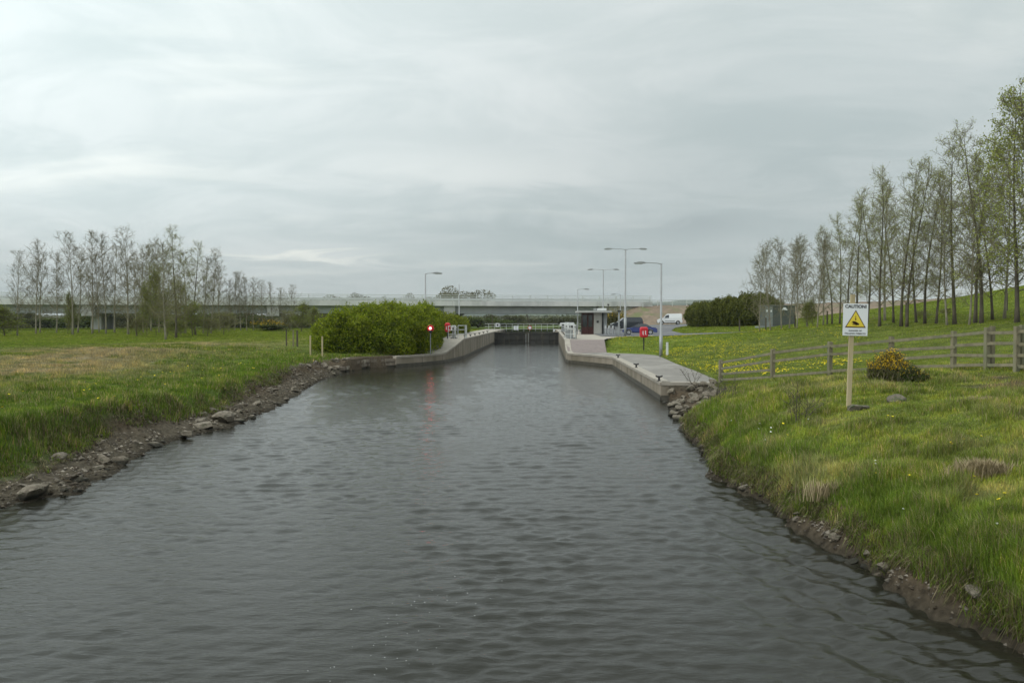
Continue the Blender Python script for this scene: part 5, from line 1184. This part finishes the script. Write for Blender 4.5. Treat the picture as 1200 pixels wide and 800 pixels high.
# ------------------------------------------------------------------ caution sign
def text_mesh(s, size, w, mat, parent, loc, name, bold=.0):
    cu = bpy.data.curves.new('t', 'FONT'); cu.body = s; cu.size = size; cu.align_x = 'CENTER'; cu.align_y = 'CENTER'; cu.offset = bold; cu.extrude = .001
    t = bpy.data.objects.new('t', cu); COL.objects.link(t); bpy.context.view_layer.update()
    dg = bpy.context.evaluated_depsgraph_get(); me = bpy.data.meshes.new_from_object(t.evaluated_get(dg)); bpy.data.objects.remove(t)
    xs = [v.co.x for v in me.vertices]; cur = max(xs) - min(xs); k = w / cur
    for v in me.vertices: v.co.x *= k
    me.materials.clear(); me.materials.append(mat); o = bpy.data.objects.new(name, me); COL.objects.link(o); o.parent = parent; o.rotation_euler = (math.pi / 2, 0, 0); o.location = loc; return o
def caution():
    Y = 18; x = X(999, Y); z = h1(x, Y); o = thing('caution_sign', 'white caution sign with yellow hand triangle on a pale timber post', 'sign', (x, Y, z))
    zt = atY(1000, 345, Y)[1] - z; k = Y / F
    mb = MB(); mb.add([(-.045 - .05, -.03, -.2), (.0 - .05, -.03, -.2), (.0 - .05, .04, -.2), (-.045 - .05, .04, -.2), (.045, -.03, zt), (.09, -.03, zt), (.09, .04, zt), (.045, .04, zt)], [(3, 2, 1, 0), (4, 5, 6, 7), (0, 1, 5, 4), (1, 2, 6, 5), (2, 3, 7, 6), (3, 0, 4, 7)])
    mb = MB(); mb.bar((-.07, 0, -.2), (.0, 0, zt), .095, .07); mb.build('post', M['postwood'], o, bevel=.006)
    bd = thing('x', None, None); bpy.data.objects.remove(bd)
    cz = atY(1001, 374.5, Y)[1] - z; W_, H_ = 29 * k, 37.5 * k
    mb = MB(); mb.box((0, 0, 0), (W_, .012, H_)); b = mb.build('sign_board', M['white'], o, bevel=.003); b.location = (.045, -.05, cz); b.rotation_euler = (0, R(-1.2) * -1, 0)
    yq = -.0085
    text_mesh('CAUTION!', .10, W_ * .86, M['black'], b, (0, yq, H_ * .405), 'lettering', .0035)
    text_mesh('DANGER OF', .042, W_ * .52, M['black'], b, (0, yq, -H_ * .345), 'lettering', .001)
    text_mesh('FALLING OBJECTS', .042, W_ * .84, M['black'], b, (0, yq, -H_ * .432), 'lettering', .001)
    def tri(s, dy, mat, nm, cz_=-.02):
        m = MB(); w = W_ * .42 * s; m.prism([(-w, cz_ - H_ * .22 * s), (w, cz_ - H_ * .22 * s), (0, cz_ + H_ * .33 * s)], yq - dy, yq + .002, 'xz'); return m.build(nm, mat, b)
    tri(1.0, .001, M['brownred'], 'triangle_border'); tri(.86, .003, M['yellow'], 'triangle')
    m = MB()   # a hand lying below a falling point
    def blob(cx, cz_, rx, rz_, a):
        P = [(cx + rx * math.cos(t) * math.cos(a) - rz_ * math.sin(t) * math.sin(a), cz_ + rx * math.cos(t) * math.sin(a) + rz_ * math.sin(t) * math.cos(a)) for t in np.linspace(0, 2 * math.pi, 15)[:-1]]
        m.prism(P, yq - .0045, yq - .002, 'xz')
    blob(-.012, -.068, .062, .030, -.35); blob(.035, -.092, .05, .026, -.3)
    for q in range(4): blob(-.055 + q * .028, -.098 - q * .006, .008, .026, -.9)
    blob(-.06, -.056, .032, .010, .5)
    m.build('hand_symbol', M['brownred'], b)
    m = MB(); m.prism([(-.005, .01), (.005, .01), (.005, .085), (-.005, .085)], yq - .0045, yq - .002, 'xz'); m.prism([(-.02, .02), (.02, .02), (0, -.02)], yq - .0046, yq - .0021, 'xz'); m.build('arrow_symbol', M['brownred'], b)
caution()

# ------------------------------------------------------------------ rocks
def rock_mesh(seed, flat=.6):
    import bmesh
    r = random.Random(seed); bm = bmesh.new(); bmesh.ops.create_icosphere(bm, subdivisions=3, radius=1)
    sx, sy, sz_ = r.uniform(.8, 1.3), r.uniform(.6, 1.0), flat * r.uniform(.7, 1.1)
    planes = [(Vector((r.gauss(0, 1), r.gauss(0, 1), r.gauss(0, 1))).normalized(), r.uniform(.38, .8)) for _ in range(12)]
    for v in bm.verts:
        for n, d in planes:
            q = v.co.dot(n)
            if q > d: v.co -= n * (q - d)
        v.co *= 1 + .06 * (random.Random(int((v.co.x * 7 + v.co.y * 13 + v.co.z * 29) * 10) + seed).random() - .5)
        v.co = Vector((v.co.x * sx, v.co.y * sy, v.co.z * sz_))
    me = bpy.data.meshes.new('rock'); bm.to_mesh(me); bm.free(); return me
ROCKS = [rock_mesh(s) for s in range(10)]
for m_ in ROCKS: m_.materials.append(M['rock'])
def put_rock(x, y, s, label, group, sink=.3, z=None, name='rock', idx=None, tilt=.35):
    o = bpy.data.objects.new(name, ROCKS[random.randrange(10) if idx is None else idx]); COL.objects.link(o); z = h1(x, y) if z is None else z
    o.location = (x, y, z + s * (.45 - sink)); o.scale = (s, s, s); o.rotation_euler = (random.uniform(-tilt, tilt), random.uniform(-tilt, tilt), random.uniform(0, 6.28)); return tag(o, label, 'rock', group)
rr = random.Random(11)
for i in range(135):
    y = 14.2 + 36 * rr.random() ** 1.35; s0 = rr.uniform(-.15, 1.35); x = float(xL(y)) - s0
    if y > 43 and rr.random() < .3: continue
    put_rock(x, y, rr.choice((.05, .06, .08, .09, .12, .16, .22)) * rr.uniform(.8, 1.3), 'brown stone lying in the mud at the foot of the left bank', 'stones on the left mud bank', sink=.25)
for (px, py, s, lb) in ((258, 492, .5, 'largest flat pale rock slab at the waterline of the left bank'), (240, 499, .34, 'pale slab rock left of the largest slab on the left bank'), (31, 577, .28, 'pale angular stone at the waterline near the left edge'), (48, 573, .22, 'flat pale stone beside the angular one near the left edge'), (217, 508, .35, 'dark wet rock at the bend of the left bank')):
    x, y = atz(px, py, .15); put_rock(x, y, s, lb, None, sink=.25, z=.08)
for i in range(70):
    y = rr.uniform(26.5, 33.2); s0 = rr.uniform(-.2, 2.3) * (.4 + .6 * (y - 25) / 8.5); x = float(xR(y)) + s0
    put_rock(x, y, rr.uniform(.12, .30), 'grey-brown riprap stone piled below the end of the right quay', 'riprap stones at the end of the quay', sink=.2)
for i in range(74):
    y = rr.uniform(7, 26) ; x = float(xR(y)) + rr.uniform(-.1, .28); put_rock(x, y, rr.choice((.04, .06, .09, .13)), 'small stone washed out of the steep right bank', 'stones along the right waterline', sink=.2)
for i in range(16):
    y = rr.uniform(48.5, 54); x = float(xL(y)) - rr.uniform(-.1, 1.0); put_rock(x, y, rr.uniform(.15, .35), 'tumbled stone where the old masonry wall ends', 'tumbled stones by the old masonry wall', sink=.2)
for px, py, s, lb in ((1003, 476, .34, 'flat dark boulder at the foot of the caution sign'), (1054, 468, .34, 'rounded mossy boulder right of the caution sign')):
    x, y = hit(px, py + 4); me = ROCKS[2 if px < 1010 else 5].copy(); me.materials.clear(); me.materials.append(M['slate'])
    o = bpy.data.objects.new('boulder', me); COL.objects.link(o); o.location = (x, y, h1(x, y) + .05); o.scale = (s * .95, s * .8, s * .85); o.rotation_euler = (0, 0, px); tag(o, lb, 'boulder')

def rubble():
    r = np.random.default_rng(31); m = 16000; lf = r.random(m) < .6; y = np.where(lf, 13 + 36 * r.random(m) ** 1.5, 6.5 + 21 * r.random(m) ** 1.3)
    s = np.where(lf, r.uniform(-.05, 1.45, m), r.uniform(-.1, .42, m)); x = np.where(lf, xL(y) - s, xR(y) + s); z = H(x, y); k = (z > -.03) & (r.random(m) < .25 + sst(.4, .6, fbm(x * 1.7, y * 1.7, 88, 3))); x, y, z = x[k], y[k], z[k]; m = len(x)
    q = (r.random(m) ** 3 * .040 + .008) * (1 + y * .02); O = np.array([[1, 0, 0], [0, 1, 0], [-1, 0, 0], [0, -1, 0], [0, 0, 1], [0, 0, -1]], float)
    D = O[None] * q[:, None, None] * r.uniform(.5, 1.3, (m, 6, 1)); D[:, :, 2] *= .7; a = r.uniform(0, 6.28, m); ca, sa = np.cos(a)[:, None], np.sin(a)[:, None]
    V = np.stack([x[:, None] + D[:, :, 0] * ca - D[:, :, 1] * sa, y[:, None] + D[:, :, 0] * sa + D[:, :, 1] * ca, z[:, None] + D[:, :, 2]], 2).reshape(-1, 3)
    T = np.array([[0, 1, 4], [1, 2, 4], [2, 3, 4], [3, 0, 4], [1, 0, 5], [2, 1, 5], [3, 2, 5], [0, 3, 5]]); Fq = (np.arange(m)[:, None, None] * 6 + T[None]).reshape(-1, 3)
    pal = np.array([[.20, .17, .13], [.10, .08, .055], [.26, .23, .19], [.07, .055, .04], [.14, .12, .10]]); c = pal[r.integers(0, 5, m)] * r.uniform(.7, 1.2, (m, 1)); c = np.where((z < .1)[:, None], c * .5, c)
    tag(mesh_np('rubble', V, Fq, M['ground'], color=np.repeat(c, 6, 0)), 'loose gravel and clods of earth strewn over both muddy bank edges', 'gravel', kind='stuff')
rubble()
# ------------------------------------------------------------------ thin shrubs and dead grass tuft
def twiggy(px, py, z, h, w, n, label, seed, leafn=250):
    x, y = hit(px, py); r = np.random.default_rng(seed); z = h1(x, y); o = thing('twiggy_shrub', label, 'shrub', (x, y, z)); P0, P1, R0, R1, LP = [], [], [], [], []
    for i in range(n):
        p = np.array([r.normal(0, w * .12), r.normal(0, w * .12), -.05]); d = np.array([r.normal(0, .42), r.normal(0, .42), 1.]); L = h * r.uniform(.6, 1.1); st = L / 8
        for k in range(8):
            d = d / np.linalg.norm(d); q = p + d * st; P0.append(p); P1.append(q); R0.append(.011 * (1 - k / 9)); R1.append(.011 * (1 - (k + 1) / 9))
            if k > 1:
                for _ in range(2):
                    e = q + (d + r.normal(0, .6, 3)) * r.uniform(.06, .2) * h; P0.append(q); P1.append(e); R0.append(.005); R1.append(.0025); LP.append(e)
            p = q; d = d + r.normal(0, .14, 3)
    V, Fq = segs_mesh(P0, P1, R0, R1); mesh_np('stems', V, Fq, M['bark_dark'], o)
    LP = np.array(LP); V, Fq = leaf_quads(LP[r.integers(0, len(LP), leafn)], .022, r); mesh_np('leaves', V, Fq, M['leaf_attr'], o, color=np.full((len(V), 3), (.12, .16, .04)))
twiggy(937, 496, 1.30, .95, 1, 11, 'thin twiggy shrub standing on the right bank left of the sign', 2)
twiggy(848, 470, 1.0, .95, 1, 9, 'sparse twiggy shrub at the left end of the wooden fence', 3)
twiggy(812, 452, .8, 1.0, 1, 6, 'thin bare shrub beside the end of the quay path', 4, 80)

# ------------------------------------------------------------------ grass
def grass():
    r = np.random.default_rng(12)
    n = 3100000
    # distances: density per area falls with distance squared beyond 10 m; half width of the seen strip grows with it
    y = np.exp(r.uniform(math.log(5), math.log(165), n)); x = r.uniform(-1, 1, n) * (.70 * y + 1.5)
    s = np.maximum(xL(y) - x, x - xR(y)); left = x < 0
    z = H(x, y)
    ok = (s > .02) & (z > .06)
    mudw = np.where(left, sst(1.05, 1.75, s - .4 * sst(20, 15, y) + .5 * (fbm(x * 1.3, y * 1.3, 6, 3) - .5) * 2), sst(.0, .16, s + .16 * (fbm(x * 2, y * 2, 7, 3) - .5) * 2))
    rip = (~left) & (y > 25.5) & (y < 34); mudw = np.where(rip, mudw * sst(1.7, 2.7, s + (y < 28.5) * (28.5 - y) * .8), mudw)
    ok &= r.random(n) < mudw
    for P in (RLOW, RRAMP, RHIGH, LLOW, LRAMP, LHIGH, CARPARK): ok &= ~in_poly(x, y, P)
    ok &= ~((x > -9.5) & (x < -5) & (y > 57) & (y < 66))
    ok &= ~((y > 51.5) & (y < 57.8) & (s < .7) & left)
    bare = np.exp(-(((x - 12.6) / 1.6) ** 2 + ((y - 19.5) / 1.0) ** 2)); ok &= r.random(n) > bare * .8
    x, y, z, s, left = x[ok], y[ok], z[ok], s[ok], left[ok]; n = len(x)
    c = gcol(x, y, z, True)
    clump = fbm(x * 1.7, y * 1.7, 40, 3); big_ = fbm(x * .35, y * .35, 44, 3)
    rough_ = np.where(left, sst(26, 8, s) * (y < 60), sst(32, 25, y))             # rough uncut grass near the banks, lawn elsewhere
    edge = np.where(left, np.exp(-((s - 2.0) / 1.6) ** 2), np.exp(-((s - .7) / .9) ** 2)) * (y < 60)
    cc = sst(.42, .68, clump)
    h = (.04 + .05 * (~left) * sst(3.5, .8, s) * (y < 27) + .095 * rough_ * (.12 + 1.6 * cc) * (.5 + big_) + .07 * edge) * r.uniform(.5, 1.3, n)
    h = np.minimum(h, .34)
    wd = (.0034 + .00062 * y) * r.uniform(.7, 1.3, n); h = np.maximum(h, wd * 1.3)
    dead = r.random(n) < (.08 + .20 * sst(.5, .7, clump) * rough_); c = np.where(dead[:, None], np.array([[.40, .34, .19]]) * r.uniform(.7, 1.15, (n, 1)), c)
    rim = (~left) & (s < .38) & (y < 27) & (r.random(n) < .4) | left & (s < 2.1) & (r.random(n) < .35); c = np.where(rim[:, None], np.array([[.15, .125, .075]]) * r.uniform(.5, 1.5, (n, 1)), c)
    tint = fbm(x * 2.3 + 9, y * 1.9, 77, 4); c = c * (.80 + .40 * sst(.3, .7, tint))[:, None] * np.where((tint > .56)[:, None], np.array([[1.12, 1.02, .9]]), 1)
    wd = np.where(dead | rim, wd * .75, wd)
    c = c * r.uniform(.6, 1.5, (n, 1)) * np.where(r.random((n, 1)) < .3, np.array([[1.25, 1.12, .9]]), 1)
    a = r.uniform(0, 6.28, n); lean = r.uniform(.05, .6, n); ld = a + math.pi / 2 + r.normal(0, .6, n)
    # blades on the rim hang over towards the water
    tow = np.where(left, 0.0, math.pi); over = r.random(n) < edge * .12; ld = np.where(over, tow + r.normal(0, .9, n), ld); a = np.where(over, ld + math.pi / 2, a); lean = np.where(over, lean + .25, lean)
    dx, dy = np.cos(a), np.sin(a); lx, ly = np.cos(ld) * lean * h, np.sin(ld) * lean * h
    B = np.stack([x, y, z - .01], 1); Wv = np.stack([dx, dy, 0 * dx], 1) * wd[:, None] / 2
    mid = B + np.stack([lx * .35, ly * .35, h * .6], 1); top = B + np.stack([lx, ly, h * np.clip(1.05 - lean * .35, .3, 1)], 1)
    near = y < 26
    out = []
    i = np.where(near)[0]; V1 = np.stack([B[i] - Wv[i], B[i] + Wv[i], mid[i] + Wv[i] * .6, top[i], mid[i] - Wv[i] * .6], 1).reshape(-1, 3); F1 = np.arange(len(i) * 5).reshape(-1, 5); C1 = np.repeat(c[i], 5, 0)
    i = np.where(~near)[0]; V2 = np.stack([B[i] - Wv[i], B[i] + Wv[i], top[i]], 1).reshape(-1, 3); F2 = np.arange(len(i) * 3).reshape(-1, 3) + len(V1); C2 = np.repeat(c[i], 3, 0)
    # straw, roots and long grass hanging over the rim of both banks
    m = 30000; lf = r.random(m) < .35; yy = np.where(lf, r.uniform(13, 42, m), 6.5 + 20 * r.random(m) ** 1.3)
    ss = np.where(lf, r.uniform(1.1, 1.8, m), r.uniform(.06, .42, m)); keep = r.random(m) < sst(.3, .6, fbm(yy * 2.1, ss * 2, 14, 3)) + .15; lf, yy, ss = lf[keep], yy[keep], ss[keep]; m = len(yy)
    xx = np.where(lf, xL(yy) - ss, xR(yy) + ss); zz = H(xx, yy); g = zz > .08; lf, yy, xx, zz = lf[g], yy[g], xx[g], zz[g]; m = len(yy)
    sg = np.where(lf, 1.0, -1.0); L_ = r.uniform(.08, .30, m); th = r.normal(0, .55, m); out = np.stack([sg * np.cos(th), np.sin(th), 0 * th], 1) * (L_ * r.uniform(.3, .9, m))[:, None]
    B3 = np.stack([xx, yy, zz + .02], 1); W3 = np.stack([-np.sin(th), np.cos(th), 0 * th], 1) * ((.0028 + .0006 * yy) / 2)[:, None]
    M3 = B3 + out * .5 + np.array([0, 0, 1]) * (L_ * .28)[:, None]; T3 = B3 + out + np.array([0, 0, 1]) * (L_ * r.uniform(-.7, .15, m))[:, None]
    V3 = np.stack([B3 - W3, B3 + W3, M3 + W3 * .8, T3, M3 - W3 * .8], 1).reshape(-1, 3); pal = np.array([[.20, .165, .10], [.12, .09, .055], [.10, .16, .02], [.16, .22, .03], [.30, .26, .15], [.06, .045, .03]])
    C3 = np.repeat(pal[r.integers(0, 6, m)] * r.uniform(.6, 1.3, (m, 1)), 5, 0); F3 = np.arange(m * 5).reshape(-1, 5)
    F2 = F2 + len(V3); F3 = F3 + len(V1); V1 = np.vstack([V1, V3]); C1 = np.vstack([C1, C3])
    o = mesh_np('grass', np.vstack([V1, V2]), [*bent(F1), *bent(F3), F2], M['blade'], color=np.vstack([C1, C2])); tag(o, 'rough green grass with dead straw covering both banks and the lawns', 'grass', kind='stuff')
    print('blades', n)
grass()
def tuft(px, py, z, n, h, w, label, seed, c='drygrass'):
    x, y = hit(px, py); z = h1(x, y); r = np.random.default_rng(seed); q = r.normal(0, w, (n, 2)) * np.array([1, .5]); a = r.uniform(0, 6.28, n); hh = h * r.uniform(.5, 1.2, n); ln = r.uniform(.1, .6, n) * hh
    B = np.stack([q[:, 0], q[:, 1], np.zeros(n) - .02], 1); Wv = np.stack([np.cos(a), np.sin(a), 0 * a], 1) * .0045; ld = a + 1.57; T = B + np.stack([np.cos(ld) * ln, np.sin(ld) * ln, hh * .85], 1); Mi = B + (T - B) * .5 + np.array([0, 0, 1]) * hh[:, None] * .18
    V = np.stack([B - Wv, B + Wv, Mi + Wv, T, Mi - Wv], 1).reshape(-1, 3); o = mesh_np('grass_tuft', V, bent(np.arange(n * 5).reshape(-1, 5)), M[c]); o.location = (x, y, z); tag(o, label, 'grass tuft')
tuft(1152, 558, 1.35, 1300, .30, .20, 'brown dead grass tussock on the right bank near the right edge', 1)
tuft(970, 585, .85, 420, .34, .20, 'tall straw coloured grass clump above the right waterline', 2)
tuft(1160, 470, 1.65, 500, .15, .3, 'flattened straw tussock near the bare path', 3)

# ------------------------------------------------------------------ flowers
def flower_mesh(mat, r0, hgt):
    mb = MB(); mb.tube([(0, 0, -.02), (.005, 0, hgt)], .002, 4); n = 12; vs = [(0, 0, hgt + .006)]
    for k in range(n): q = r0 * (1 if k % 2 else .82); vs.append((q * math.cos(k * 2 * math.pi / n), q * math.sin(k * 2 * math.pi / n), hgt))
    mb.add(vs, [(0, 1 + k, 1 + (k + 1) % n) for k in range(n)], 1); mb.add([(0, 0, hgt - .012)] + vs[1:], [(0, 1 + (k + 1) % n, 1 + k) for k in range(n)], 1)
    o = mb.build('tmp', [M['stem'], mat]); me = o.data; bpy.data.objects.remove(o); return me
DM = flower_mesh(M['petal_y'], .024, .13); WM = flower_mesh(M['petal_w'], .017, .14)
def flower(x, y, mesh, nm, lb, cat, grp, s=1):
    o = bpy.data.objects.new(nm, mesh); COL.objects.link(o); o.location = (x, y, h1(x, y)); o.scale = (s,) * 3; o.rotation_euler = (random.uniform(-.5, .1), random.uniform(-.4, .4), random.uniform(0, 6)); tag(o, lb, cat, grp)
rf = random.Random(3)
FL = [(1146, 512, 1.45), (1128, 516, 1.4), (1120, 519, 1.4), (1117, 522, 1.4), (1136, 560, 1.25), (1066, 558, 1.15), (1145, 584, 1.15), (1178, 582, 1.15), (1177, 589, 1.1), (1024, 556, 1.1), (916, 494, 1.0), (920, 509, 1.0), (1041, 487, 1.4), (1045, 488, 1.4)]
for px, py, z in FL: x, y = hit(px, py + 8); flower(x, y, DM, 'dandelion', 'open yellow dandelion in the short grass of the near right bank', 'flower', 'dandelions on the near right bank', 1.15)
for px, py, z in ((1052, 601, 1.0), (1170, 622, 1.0), (1180, 622, 1.0), (1021, 545, 1.15), (1030, 543, 1.15), (901, 506, 1.0), (886, 503, .95), (903, 501, 1.0), (900, 517, .9), (892, 497, 1.), (860, 492, .9), (947, 493, 1.2)):
    x, y = hit(px, py + 8); flower(x, y, WM, 'daisy', 'small white flower in the grass of the near right bank', 'flower', 'white flowers on the near right bank', 1.3)
for i in range(38):
    y = rf.uniform(15, 42); x = float(xL(y)) - rf.uniform(2.2, 5.5); flower(x, y, DM, 'dandelion', 'yellow dandelion in the lush grass above the left mud bank', 'flower', 'dandelions on the left bank', 1.5)
# the lawn behind the path: a loose drift of dandelions; the nearest ones as individuals, the rest as one mass
lawn = []
while len(lawn) < 3600:
    px = rf.uniform(700, 1010); Y = rf.uniform(33, 80); x = X(px, Y)
    if in_poly(np.array([x]), np.array([Y]), RLOW)[0] or in_poly(np.array([x]), np.array([Y]), RRAMP)[0] or in_poly(np.array([x]), np.array([Y]), RHIGH)[0] or in_poly(np.array([x]), np.array([Y]), CARPARK)[0]: continue
    if x < 8.5 + (0.2 if Y > 35 else 2) or x > 26: continue
    d = float(fbm(np.array([x * .55]), np.array([Y * .3]), 81, 4)[0]); w = (max(0, (d - .42) * 2.2) + .03) * (1.0 if x < 17 else .3)
    if rf.random() < w: lawn.append((x, Y))
lawn.sort(key=lambda p: p[1])
for x, y in lawn[:240]: flower(x, y, DM, 'dandelion', 'yellow dandelion in the lawn behind the wooden fence', 'flower', 'dandelions on the right lawn', 1.7)
L2 = np.array(lawn[240:]); zz = H(L2[:, 0], L2[:, 1]); r9 = np.random.default_rng(2); P = np.stack([L2[:, 0], L2[:, 1], zz + .12], 1)
V, Fq = leaf_quads(P, .052, r9, elong=1.0); tag(mesh_np('dandelion_drift', V, Fq, M['petal_y']), 'yellow mass of dandelions across the lawn beside the quay path', 'flowers', kind='stuff')

for k, P in list(PROTO.items()):
    if not P[1]:
        for c in list(P[0].children): bpy.data.objects.remove(c)
        bpy.data.objects.remove(P[0])

# ------------------------------------------------------------------ air
def haze():
    mb = MB(); mb.box((0, 1270, 38), (5600, 2700, 86)); hm = bpy.data.materials.new('thin_haze'); hm.use_nodes = True; t = hm.node_tree; t.nodes.remove(t.nodes['Principled BSDF'])
    v = N(t, 'ShaderNodeVolumePrincipled'); v.inputs['Color'].default_value = (.80, .88, .95, 1); v.inputs['Density'].default_value = HAZE; v.inputs['Anisotropy'].default_value = .3
    t.links.new(v.outputs[0], t.nodes['Material Output'].inputs['Volume']); tag(mb.build('haze', hm), 'thin pale haze over the whole river valley', 'haze', kind='stuff')
HAZE = .00014
if HAZE: haze()
